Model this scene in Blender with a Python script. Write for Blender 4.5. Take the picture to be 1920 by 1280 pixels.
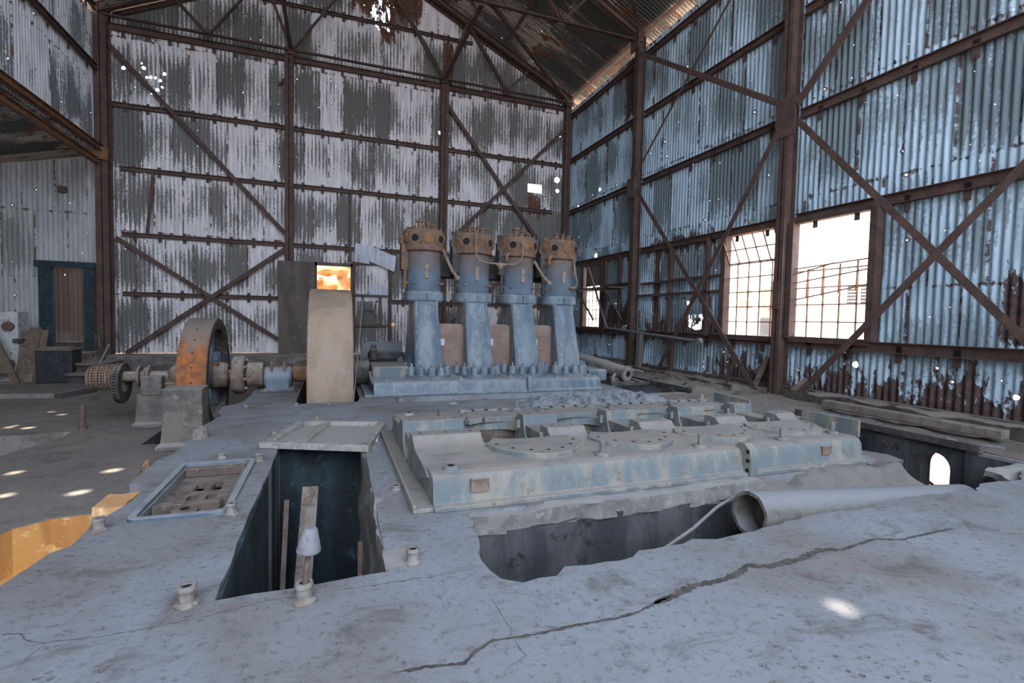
import bpy, math, random
from mathutils import Vector, Matrix, noise
from mathutils.geometry import tessellate_polygon
random.seed(7)
SC = bpy.context.scene
for _o in list(bpy.data.objects): bpy.data.objects.remove(_o)
COL = SC.collection
PI = math.pi
# ------------------------------------------------------------ camera, sky, sun, exposure
EYE = Vector((0, 0, 1.2)); FPX = 930.0
CR = (Vector((.93914, .00334, .34352)), Vector((-.34293, -.05043, .93801)), Vector((.02046, -.99872, -.04621)))
cam_d = bpy.data.cameras.new('camera'); cam = bpy.data.objects.new('camera', cam_d); COL.objects.link(cam)
cam_d.sensor_width = 36; cam_d.lens = FPX / 1920 * 36; cam_d.clip_start = .02; cam_d.clip_end = 500
_m = Matrix(((CR[0][0], -CR[0][1], -CR[0][2]), (CR[1][0], -CR[1][1], -CR[1][2]), (CR[2][0], -CR[2][1], -CR[2][2]))).to_4x4()
_m.translation = EYE
cam.matrix_world = _m
SC.camera = cam
world = bpy.data.worlds.new('desert_sky'); SC.world = world; world.use_nodes = True
bg = world.node_tree.nodes['Background']
bg.inputs[0].default_value = (.66, .80, 1.0, 1); bg.inputs[1].default_value = 2.6
sun_d = bpy.data.lights.new('sun', 'SUN'); sun_d.energy = 6; sun_d.color = (1, .9, .76); sun_d.angle = math.radians(.53)
sun = bpy.data.objects.new('sun', sun_d); COL.objects.link(sun)
SUND = Vector((.12, .30, -1)).normalized()
sun.rotation_euler = SUND.to_track_quat('-Z', 'Y').to_euler(); sun.location = (0, 0, 30)
SC.view_settings.view_transform = 'Standard'; SC.view_settings.look = 'None'; SC.view_settings.gamma = 1
SC.view_settings.use_curve_mapping = False
SC.view_settings.exposure = 1.88

def gz(u, v, z=0.0):                                   # a measured image point as a point on the level plane z
    d = [CR[i][0]*(u-960) + CR[i][1]*(v-640) + CR[i][2]*FPX for i in range(3)]
    t = (z-1.2)/d[2]
    return (d[0]*t, d[1]*t)

# ------------------------------------------------------------ node helpers / materials
class NT:
    def __init__(s, name):
        s.m = bpy.data.materials.new(name); s.m.use_nodes = True; s.t = s.m.node_tree
        for n in list(s.t.nodes): s.t.nodes.remove(n)
        s.out = s.n('ShaderNodeOutputMaterial'); s.b = s.n('ShaderNodeBsdfPrincipled'); s.l(s.b.outputs[0], s.out.inputs[0])
        g = s.n('ShaderNodeNewGeometry'); s.pos = g.outputs['Position']; s.nor = g.outputs['Normal']
        sp = s.n('ShaderNodeSeparateXYZ'); s.l(s.pos, sp.inputs[0]); s.x, s.y, s.z = sp.outputs
        sn = s.n('ShaderNodeSeparateXYZ'); s.l(s.nor, sn.inputs[0]); s.nz = sn.outputs[2]
    def n(s, k): return s.t.nodes.new(k)
    def l(s, a, b): s.t.links.new(a, b)
    def put(s, v, sock):
        if isinstance(v, (int, float)): sock.default_value = v
        elif isinstance(v, (tuple, list)): sock.default_value = tuple(v) if len(v) == len(sock.default_value) else (*v, 1)
        else: s.l(v, sock)
    def ma(s, op, a, b=0.0, c=None, clamp=False):
        n = s.n('ShaderNodeMath'); n.operation = op; n.use_clamp = clamp
        s.put(a, n.inputs[0]); s.put(b, n.inputs[1])
        if c is not None: s.put(c, n.inputs[2])
        return n.outputs[0]
    def comb(s, x, y, z=0.0):
        n = s.n('ShaderNodeCombineXYZ'); s.put(x, n.inputs[0]); s.put(y, n.inputs[1]); s.put(z, n.inputs[2]); return n.outputs[0]
    def vs(s, v, sc):
        n = s.n('ShaderNodeVectorMath'); n.operation = 'MULTIPLY'; s.put(v, n.inputs[0]); n.inputs[1].default_value = sc; return n.outputs[0]
    def noise(s, vec, scale, det=3.0, rough=.6, dist=0.0):
        n = s.n('ShaderNodeTexNoise'); s.put(vec, n.inputs['Vector']); n.inputs['Scale'].default_value = scale
        n.inputs['Detail'].default_value = det; n.inputs['Roughness'].default_value = rough; n.inputs['Distortion'].default_value = dist
        return n.outputs[0]
    def vor(s, vec, scale, f='F1', rnd=1.0, dim='3D'):
        n = s.n('ShaderNodeTexVoronoi'); n.voronoi_dimensions = dim; s.put(vec, n.inputs['Vector']); n.inputs['Scale'].default_value = scale; n.feature = f
        n.inputs['Randomness'].default_value = rnd
        return n
    def ss(s, v, a, b):                                # smoothstep a..b -> 0..1
        n = s.n('ShaderNodeMapRange'); n.interpolation_type = 'SMOOTHSTEP'; s.put(v, n.inputs['Value'])
        lo, hi, x0, x1 = (a, b, 0, 1) if a < b else (b, a, 1, 0)
        n.inputs['From Min'].default_value = lo; n.inputs['From Max'].default_value = hi
        n.inputs['To Min'].default_value = x0; n.inputs['To Max'].default_value = x1
        return n.outputs[0]
    def mix(s, f, a, b):
        n = s.n('ShaderNodeMix'); n.data_type = 'RGBA'; s.put(f, n.inputs[0]); s.put(a, n.inputs[6]); s.put(b, n.inputs[7]); return n.outputs[2]
    def bump(s, h, st=.3, dist=.01):
        n = s.n('ShaderNodeBump'); n.inputs['Strength'].default_value = st; n.inputs['Distance'].default_value = dist
        s.put(h, n.inputs['Height']); s.l(n.outputs[0], s.b.inputs['Normal'])
    def fin(s, col, rough=.85, metal=0.0, spec=.3):
        s.put(col, s.b.inputs['Base Color']); s.put(rough, s.b.inputs['Roughness']); s.put(metal, s.b.inputs['Metallic'])
        s.b.inputs['Specular IOR Level'].default_value = spec
        return s.m

MAT = {}
def mat_patchy(name, c1, c2, c3=None, sc=3.0, rough=.85, dust=None, dustamt=.5, bump=.25, metal=0.0, streak=False, fine=40.0, spec=.3, thr=(.42, .6)):
    t = NT(name)
    v = t.vs(t.pos, (1, 1, .25)) if streak else t.pos
    a = t.noise(v, sc, 5, .65, .4)
    col = t.mix(t.ss(a, thr[0], thr[1]), c1, c2)
    f = t.noise(t.pos, fine, 3, .7)
    if c3: col = t.mix(t.ss(t.noise(t.pos, sc*2.3, 6, .7), .55, .66), col, c3)
    col = t.mix(t.ma('MULTIPLY', t.ss(f, .5, .75), .35), col, tuple(x*.55 for x in c1))
    if dust: 
        d = t.ma('MULTIPLY', t.ss(t.nz, .25, .9), t.ss(t.noise(t.pos, 7, 4, .7), .5-dustamt*.5, .75-dustamt*.35))
        col = t.mix(d, col, dust)
    t.bump(t.ma('ADD', t.ma('MULTIPLY', f, .4), a), bump, .012)
    MAT[name] = t.fin(col, rough, metal, spec); return MAT[name]

DUST = (.34, .29, .26)
mat_patchy('rust_steel', (.070, .042, .034), (.100, .058, .045), (.13, .065, .042), 4, .85, (.17, .11, .085), .3)
mat_patchy('rust_orange', (.20, .095, .045), (.12, .062, .035), (.28, .12, .045), 6, .9, (.33, .22, .15), .3)
mat_patchy('shaft_rust', (.22, .155, .12), (.15, .095, .065), (.09, .07, .06), 7, .8, DUST, .4)
mat_patchy('dark_iron', (.045, .042, .042), (.09, .075, .065), (.14, .10, .07), 5, .8, (.24, .2, .17), .4)
mat_patchy('machine_paint', (.080, .108, .135), (.155, .18, .20), (.21, .185, .165), 5, .5, (.27, .265, .27), .6, .3, streak=True, spec=.45)
mat_patchy('machine_dusty', (.13, .15, .155), (.25, .22, .18), (.17, .12, .09), 5, .8, (.235, .20, .175), .45, .7, streak=True, fine=55)
mat_patchy('wheel_tread', (.32, .225, .16), (.25, .175, .125), (.30, .24, .20), 2.5, .75, None, 0, .15, streak=True, fine=30)
mat_patchy('dust_wood', (.31, .275, .245), (.23, .195, .17), (.36, .33, .31), 9, .9, None, 0, .4)
mat_patchy('brown_wood', (.16, .11, .08), (.11, .075, .055), (.22, .16, .12), 8, .9, DUST, .4, .4)
mat_patchy('dark_timber', (.055, .042, .036), (.09, .07, .058), (.13, .10, .08), 6, .9, (.20, .165, .14), .8, .6)
mat_patchy('door_panel', (.115, .085, .068), (.075, .06, .052), (.16, .12, .09), 2.2, .8, None, 0, .15, streak=True)
mat_patchy('panel_brown', (.25, .165, .125), (.20, .13, .10), None, 3, .7, (.3, .25, .22), .4, .1)
mat_patchy('blue_black', (.012, .022, .03), (.02, .035, .045), (.06, .055, .05), 4, .7, None, 0, .2)
mat_patchy('pier_concrete', (.17, .135, .11), (.10, .09, .082), (.24, .18, .135), 4, .9, (.26, .23, .215), .9, .5)
mat_patchy('white_paint', (.50, .48, .46), (.40, .37, .35), (.16, .09, .06), 5, .6, None, 0, .2)
mat_patchy('cement_pipe', (.17, .145, .13), (.135, .115, .10), (.11, .09, .075), 6, .9, (.21, .205, .21), .9, .35)
mat_patchy('soil', (.085, .065, .053), (.125, .10, .083), (.05, .04, .035), 3, .95, (.14, .115, .098), .5, .9, fine=25)
mat_patchy('rubble', (.08, .085, .095), (.16, .165, .175), (.07, .065, .06), 11, .95, (.22, .225, .24), .5, .9, fine=30)
mat_patchy('grout', (.21, .185, .165), (.15, .13, .115), (.28, .265, .25), 7, .95, (.27, .25, .235), .8, .9, fine=28)
mat_patchy('ochre', (.62, .30, .09), (.45, .2, .06), (.75, .45, .18), 3, .9, None, 0, .3, streak=True)  # warm sunlight in the generator pit is part of this colour
mat_patchy('rock', (.66, .38, .17), (.5, .26, .11), (.8, .55, .3), 1.6, .95, None, 0, .9)
mat_patchy('sand', (.62, .46, .33), (.55, .39, .27), None, .5, .95, None, 0, .4)
mat_patchy('white_wall', (.85, .83, .8), (.8, .76, .7), None, .6, .9, None, 0, .1)
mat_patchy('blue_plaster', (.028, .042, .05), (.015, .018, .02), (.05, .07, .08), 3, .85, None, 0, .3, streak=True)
mat_patchy('brush_mesh', (.34, .2, .13), (.26, .15, .10), None, 9, .9, None, 0, .3)
mat_patchy('bone', (.20, .19, .205), (.16, .14, .14), (.16, .115, .10), 12, .8, None, 0, .3)
mat_patchy('pit_wall_dark', (.035, .035, .038), (.075, .07, .07), (.02, .018, .018), 2.5, .9, (.2, .19, .19), .9, .6, streak=True)  # oil-stained pit walls, with the pit's shade also put into the colour
mat_patchy('grout_brown', (.13, .11, .095), (.09, .075, .065), (.17, .15, .135), 7, .95, (.17, .15, .135), .6, .9, fine=28)
mat_patchy('bone_stub', (.24, .21, .185), (.17, .135, .11), (.14, .085, .055), 14, .85, None, 0, .3)
mat_patchy('rod_rust', (.14, .085, .065), (.10, .06, .045), (.20, .15, .13), 14, .85, None, 0, .4)
mat_patchy('tray_rust', (.12, .085, .068), (.08, .055, .043), (.17, .135, .115), 8, .9, (.19, .15, .13), .3, .4)
mat_patchy('crack_dirt', (.06, .05, .045), (.10, .085, .075), None, 12, .95, None, 0, .6)
mat_patchy('dust_brown', (.20, .16, .13), (.14, .11, .085), None, 7, .9, None, 0, .4)
mat_patchy('bar_rust', (.30, .16, .09), (.22, .11, .07), None, 9, .8, None, 0, .2)
mat_patchy('roof_dark', (.10, .08, .07), (.16, .1, .07), None, 6, .8, None, 0, .3)
mat_patchy('black_box', (.02, .02, .024), (.035, .032, .035), (.08, .065, .055), 5, .7, DUST, .4, .2, streak=True)
mat_patchy('pane_dark', (.05, .05, .06), (.08, .07, .07), None, 3, .5); mat_patchy('pane_grey', (.20, .17, .14), (.28, .23, .18), None, 3, .6)
t = NT('perforated'); _v = t.vor(t.pos, 26, rnd=0.0); _c = t.mix(t.ss(_v.outputs['Distance'], .30, .24), (.22, .22, .24), (.05, .05, .055)); MAT['perforated'] = t.fin(_c, .6, 0, .3)
mat_patchy('spoke_blue', (.19, .24, .28), (.25, .29, .32), (.10, .09, .08), 4, .7, None, 0, .2)
def mat_zblend(name, low, high, z0, z1, mid=None):      # painted low, rusted high
    t = NT(name); n1 = t.noise(t.pos, 5, 5, .7); zz = t.ma('ADD', t.z, t.ma('MULTIPLY', t.ma('SUBTRACT', n1, .5), .75*(z1-z0)+.25))
    col = t.mix(t.ss(t.noise(t.pos, 4, 4, .6), .4, .6), low, tuple(c*1.35 for c in low))
    if mid: col = t.mix(t.ss(zz, z0-.1, (z0+z1)/2), col, mid)
    col = t.mix(t.ss(zz, (z0+z1)/2, z1), col, t.mix(t.ss(t.noise(t.pos, 8, 5, .7), .42, .6), high, tuple(c*.5 for c in high)))
    col = t.mix(t.ma('MULTIPLY', t.ss(t.noise(t.pos, 40, 3, .7), .52, .7), .5), col, (.08, .06, .05))
    t.bump(t.noise(t.pos, 40, 3, .7), .35, .01); MAT[name] = t.fin(col, .7, 0, .35)
mat_zblend('barrel', (.075, .10, .125), (.17, .10, .065), 1.95, 2.35, (.12, .10, .095))
mat_patchy('head_rust', (.17, .095, .058), (.10, .066, .05), (.21, .115, .055), 9, .85, (.24, .17, .12), .25, .6, fine=30)
t = NT('pulley_rust'); _n = t.noise(t.pos, 5, 6, .75, .3); _z = t.ma('ADD', t.z, t.ma('MULTIPLY', t.ma('SUBTRACT', _n, .5), .9))
_c = t.mix(t.ma('MULTIPLY', t.ss(_z, .95, .62), t.ss(_z, -.05, .2)), (.20, .15, .12), t.mix(t.ss(t.noise(t.pos, 9, 5, .7), .4, .6), (.34, .115, .035), (.19, .075, .035)))
t.bump(_n, .3, .01); MAT['pulley_rust'] = t.fin(_c, .85)
def flat(name, c, rough=.9):
    t = NT(name); MAT[name] = t.fin(t.mix(t.noise(t.pos, 20), c, tuple(x*.8 for x in c)), rough); return MAT[name]
flat('black_hole', (.012, .010, .010)); flat('red_paint', (.5, .08, .05)); flat('pad_white', (.55, .55, .6))  # black_hole discs stand in for the shade inside bores and holes
t = NT('window_glass')
_tr = t.n('ShaderNodeBsdfTransparent'); _tr.inputs[0].default_value = (.97, .96, .93, 1)
_mx = t.n('ShaderNodeMixShader'); _mx.inputs[0].default_value = .10
t.fin((.8, .8, .78), .15); t.l(_tr.outputs[0], _mx.inputs[1]); t.l(t.b.outputs[0], _mx.inputs[2]); t.l(_mx.outputs[0], t.out.inputs[0]); MAT['window_glass'] = t.m

def mat_concrete(name, base, stain, warm, scale=1.0):
    t = NT(name)
    big = t.noise(t.pos, .9*scale, 5, .6, .3)
    col = t.mix(t.ss(big, .38, .66), base, warm)
    st = t.noise(t.vs(t.pos, (1, 1.6, 1)), 2.6*scale, 7, .72, .6)
    col = t.mix(t.ma('MULTIPLY', t.ss(st, .50, .70), .85), col, stain)
    fs = t.noise(t.pos, 24, 4, .8)
    col = t.mix(t.ma('MULTIPLY', t.ss(fs, .52, .68), .6), col, tuple(x*.55 for x in stain))
    v = t.vor(t.pos, 16); sp = t.ma('MULTIPLY', t.ss(v.outputs['Distance'], .22, .12), t.ss(t.noise(t.pos, 1.3, 3), .48, .66))
    col = t.mix(t.ma('MULTIPLY', sp, .75), col, (.13, .10, .085))
    hf = t.noise(t.pos, 60, 3, .7)
    t.bump(t.ma('ADD', t.ma('ADD', t.ma('MULTIPLY', st, 1.0), t.ma('MULTIPLY', hf, .35)), t.ma('MULTIPLY', sp, -.8)), .55, .014)
    MAT[name] = t.fin(col, .9, 0, .25)
mat_concrete('concrete', (.22, .225, .238), (.11, .092, .083), (.175, .157, .15))
mat_concrete('floor_low', (.20, .17, .15), (.12, .095, .08), (.25, .21, .18))

def mat_sheet(name, axis, white, dark, rust, cov=0.0, rustamt=0.0, lowrust=None, holes=(), boxes=(), bullets=.93, rowh=1.56, cross='z', sheet=.62, ragged=None, metal=.0, seed=0.0, bsc=2.3, panels=()):
    t = NT(name)
    u = {'x': t.x, 'y': t.y}[axis]; w = {'z': t.z, 'x': t.x}[cross]
    zs = t.ma('DIVIDE', t.ma('ADD', w, -.05+seed*3), rowh)
    row = t.ma('FLOOR', zs); fz = t.ma('FRACT', zs)
    us = t.ma('ADD', t.ma('DIVIDE', u, sheet), t.ma('MULTIPLY', row, .37)); iu = t.ma('FLOOR', us); fu = t.ma('FRACT', us)
    wn = t.n('ShaderNodeTexWhiteNoise'); wn.noise_dimensions = '3D'; t.l(t.comb(iu, row, 3.1+seed), wn.inputs[0]); rnd = wn.outputs[0]
    uw = t.comb(u, w, seed*5)
    lo = t.noise(t.vs(uw, (1.7, .55, 1)), 1.0, 3, .55)
    streak = t.noise(t.vs(uw, (26, 1.3, 1)), 1.0, 3, .6)
    chips = t.noise(t.vs(uw, (34, 16, 1)), 1.0, 3, .7)
    edge = t.ma('ABSOLUTE', t.ma('SUBTRACT', fz, .5)); edge = t.ma('MULTIPLY', edge, edge)
    cv = t.ma('ADD', t.ma('MULTIPLY', rnd, .30), t.ma('MULTIPLY', lo, .95))
    cv = t.ma('ADD', cv, t.ma('MULTIPLY', streak, .42)); cv = t.ma('ADD', cv, t.ma('MULTIPLY', chips, .46)); cv = t.ma('ADD', cv, t.ma('MULTIPLY', t.ma('SINE', t.ma('MULTIPLY', u, 2*PI/.095)), .075)); cv = t.ma('ADD', cv, -.08)  # sine term paints bright rib highlights into the sheet colour
    cv = t.ma('ADD', cv, t.ma('MULTIPLY', edge, .9)); cv = t.ma('ADD', cv, cov)
    wf = t.ss(cv, .99, 1.13)
    wtone = t.mix(t.ss(t.noise(t.vs(uw, (8, 1, 1)), 1, 3), .35, .7), white, tuple(c*.72 for c in white))
    dtone = t.mix(rnd, dark, tuple(c*1.6 for c in dark))
    col = t.mix(wf, dtone, wtone)
    # rust: sheet seams, under girts, blobs, low band
    seam = t.ss(t.ma('ADD', t.ma('ABSOLUTE', t.ma('SUBTRACT', fu, .5)), t.ma('MULTIPLY', t.ma('SUBTRACT', chips, .5), .06)), .462, .484)
    rn = t.noise(t.vs(uw, (9, 2.6, 1)), 1.0, 5, .75)
    r1 = t.ma('MULTIPLY', seam, t.ss(t.noise(t.vs(uw, (3, 3.4, 1)), 1.0, 4, .7), .46, .54))
    fzn = t.ma('ADD', t.ma('ABSOLUTE', t.ma('SUBTRACT', fz, .5)), t.ma('MULTIPLY', t.ma('SUBTRACT', rn, .5), .22))
    r2 = t.ss(fzn, .495, .51)
    bl = t.noise(t.vs(uw, (3.2, 1.1, 1)), 1.0, 6, .75, .2)
    r3 = t.ss(bl, .68-rustamt, .71-rustamt)
    rr = t.ma('MAXIMUM', t.ma('MAXIMUM', r1, r2), r3)
    if lowrust:
        z0, z1, y0, y1 = lowrust
        band = t.ma('ADD', w, t.ma('MULTIPLY', t.ma('SUBTRACT', t.noise(t.vs(uw, (5, 1.5, 1)), 1, 6, .8), .5), 3.0))
        band = t.ma('ADD', band, t.ma('MULTIPLY', t.ma('SUBTRACT', t.noise(t.vs(uw, (.9, .1, 1)), 1, 2, .5), .45), 1.6))
        yb = t.ma('MULTIPLY', t.ss(u, y0-.2, y0), t.ss(u, y1+.2, y1))
        rr = t.ma('MAXIMUM', rr, t.ma('MULTIPLY', t.ss(band, z1, z0), yb))
    for (u0, u1, w0, w1) in panels:                   # sheets gone over to rust, with ragged edges
        uu = t.ma('ADD', u, t.ma('MULTIPLY', t.ma('SUBTRACT', rn, .5), .25)); ww = t.ma('ADD', w, t.ma('MULTIPLY', t.ma('SUBTRACT', t.noise(t.vs(uw, (5, 1.5, 1)), 1, 6, .8), .5), 2.2))
        q = t.ma('MULTIPLY', t.ma('MULTIPLY', t.ss(uu, u0, u0+.03), t.ss(uu, u1, u1-.03)), t.ma('MULTIPLY', t.ss(ww, w0, w0+.05), t.ss(ww, w1, w1-.05)))
        rr = t.ma('MAXIMUM', rr, t.ma('MULTIPLY', q, t.ss(rn, .30, .36)))
    rcol = t.mix(t.ss(t.noise(uw, 9, 4), .4, .65), rust, tuple(c*.5 for c in rust))
    col = t.mix(rr, col, rcol)
    # bullet holes: rust ring and pierced centre
    bv = t.vor(uw, bsc, dim='2D'); d = bv.outputs['Distance']
    sc_ = t.n('ShaderNodeSeparateColor'); t.l(bv.outputs['Color'], sc_.inputs[0])
    act = t.ma('GREATER_THAN', sc_.outputs[0], bullets)
    dn = t.ma('ADD', d, t.ma('MULTIPLY', t.ma('SUBTRACT', chips, .5), .03))
    col = t.mix(t.ma('MULTIPLY', act, t.ss(dn, .042*bsc, .032*bsc)), col, rcol)
    col = t.mix(t.ma('MULTIPLY', act, t.ma('MULTIPLY', t.ss(dn, .025*bsc, .02*bsc), .8)), col, (.5, .47, .45))
    al = t.ma('MULTIPLY', act, t.ma('LESS_THAN', d, .009*bsc))
    pin = t.vor(uw, 9.0, dim='2D'); sp2 = t.n('ShaderNodeSeparateColor'); t.l(pin.outputs['Color'], sp2.inputs[0])
    al = t.ma('MAXIMUM', al, t.ma('MULTIPLY', t.ma('GREATER_THAN', sp2.outputs[0], .985), t.ma('LESS_THAN', pin.outputs['Distance'], .05)))
    for (hu, hw, r) in holes:
        dd = t.ma('SQRT', t.ma('ADD', t.ma('POWER', t.ma('SUBTRACT', u, hu), 2), t.ma('POWER', t.ma('SUBTRACT', w, hw), 2)))
        dd = t.ma('ADD', dd, t.ma('MULTIPLY', t.ma('SUBTRACT', chips, .5), r*.35))
        al = t.ma('MAXIMUM', al, t.ma('LESS_THAN', dd, r))
    for (u0, u1, w0, w1) in boxes:
        q = t.ma('MULTIPLY', t.ma('MULTIPLY', t.ma('GREATER_THAN', u, u0), t.ma('LESS_THAN', u, u1)), t.ma('MULTIPLY', t.ma('GREATER_THAN', w, w0), t.ma('LESS_THAN', w, w1)))
        al = t.ma('MAXIMUM', al, q)
    if ragged:                                        # torn region: streaky holes
        for (u0, u1, w0, w1, thr) in ragged:
            q = t.ma('MULTIPLY', t.ma('MULTIPLY', t.ss(u, u0, u0+.15), t.ss(u, u1, u1-.15)), t.ma('MULTIPLY', t.ss(w, w0, w0+.15), t.ss(w, w1, w1-.15)))
            al = t.ma('MAXIMUM', al, t.ma('GREATER_THAN', t.ma('MULTIPLY', q, rn), thr))
    t.bump(t.ma('ADD', chips, t.ma('MULTIPLY', wf, .4)), .35, .006)
    t.fin(col, .62, metal, .35)
    tr = t.n('ShaderNodeBsdfTransparent'); mx = t.n('ShaderNodeMixShader')
    t.l(al, mx.inputs[0]); t.l(t.b.outputs[0], mx.inputs[1]); t.l(tr.outputs[0], mx.inputs[2]); t.l(mx.outputs[0], t.out.inputs[0])
    MAT[name] = t.m
# holes high on the back wall, left of the first bay
_bh = [(-4.78, 7.12, .042), (-4.3, 6.98, .03), (-4.22, 7.0, .035), (-4.36, 7.2, .04), (-3.93, 7.13, .04), (-4.12, 7.0, .03), (-4.02, 6.95, .035), (-4.08, 6.72, .035), (-4.2, 6.6, .02), (-3.98, 6.8, .025), (-4.4, 7.3, .02),
       (6.93, 5.75, .09), (6.95, 5.4, .06), (6.98, 7.18, .05), (3.05, 6.7, .05), (1.66, 2.9, .04), (1.75, 2.75, .03), (1.73, .95, .05), (1.98, .4, .05)]
mat_sheet('sheet_back', 'x', (.68, .61, .59), (.115, .103, .092), (.13, .055, .033), -.02, .02, holes=_bh, boxes=((5.92, 6.40, 5.26, 5.52),), panels=((.5, 2.5, 9.7, 11.5), (1.3, 1.75, 9.0, 10.0), (3.1, 3.45, 8.0, 9.4), (5.9, 6.4, 4.5, 5.2)), ragged=((.9, 1.7, 9.2, 11.0, .56),), bullets=.93)
mat_sheet('sheet_right', 'y', (.40, .50, .57), (.12, .145, .155), (.075, .040, .033), .03, .0, lowrust=(.50, .58, 1.0, 8.0), holes=((12.9, 5.0, .05), (14.2, 4.75, .06), (13.0, 3.1, .07), (8.9, 1.62, .04), (5.15, .62, .045), (3.3, .42, .03), (3.15, .98, .03), (5.6, .85, .02), (4.1, .68, .02)), boxes=(), ragged=((8.3, 9.0, .93, 1.5, .52),), panels=((11.05, 11.65, 6.4, 8.5), (7.9, 10.5, .9, 1.25), (8.1, 10.5, 2.75, 3.1), (11.0, 12.3, .9, 1.6), (9.9, 10.15, 1.2, 2.9), (3.0, 3.5, 1.0, 1.9)), bullets=.66, bsc=1.5, seed=1.0)  # this wall's bluish light is put into its sheet colours
mat_sheet('sheet_left', 'y', (.68, .655, .66), (.13, .13, .13), (.17, .07, .035), .0, .0, bullets=.9, seed=2.0)
mat_sheet('sheet_lean', 'x', (.40, .37, .35), (.20, .18, .16), (.14, .08, .05), .15, .0, bullets=.97, seed=3.0)
_rh = []
for (px_, py_, pz_, r_) in ((140, 926, -.45, .062), (205, 884, -.45, .062), (20, 888, -.45, .05), (0, 932, -.45, .05), (30, 798, -.45, .05), (48, 803, -.45, .055), (12, 802, -.45, .04), (88, 773, -.45, .045), (112, 778, -.45, .04), (1588, 1149, 0, .034), (850, 757, 0, .022)):
    gx, gy = gz(px_, py_, pz_)
    xx = gx; 
    for _ in range(8):                                # follow the sun's line back up to the roof
        h = (8.22 + .48*(xx+5.2)) if xx < 1.05 else (8.22 + .48*(7.3-xx)); k = (h-pz_)/-SUND.z
        xx = gx - SUND.x*k; yy = gy - SUND.y*k
    _rh.append((yy, xx, r_))
mat_sheet('sheet_roof', 'y', (.40, .33, .27), (.05, .050, .046), (.19, .065, .028), -.12, .12, holes=_rh, rowh=2.2, cross='x', bullets=.99, seed=4.0)
mat_sheet('sheet_rusty', 'x', (.15, .12, .10), (.09, .055, .038), (.17, .08, .05), -.1, .1, bullets=.9, seed=5.0)
mat_sheet('sheet_loose', 'x', (.52, .51, .54), (.35, .35, .37), (.2, .1, .06), .5, -.2, bullets=.99, seed=6.0)

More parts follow.
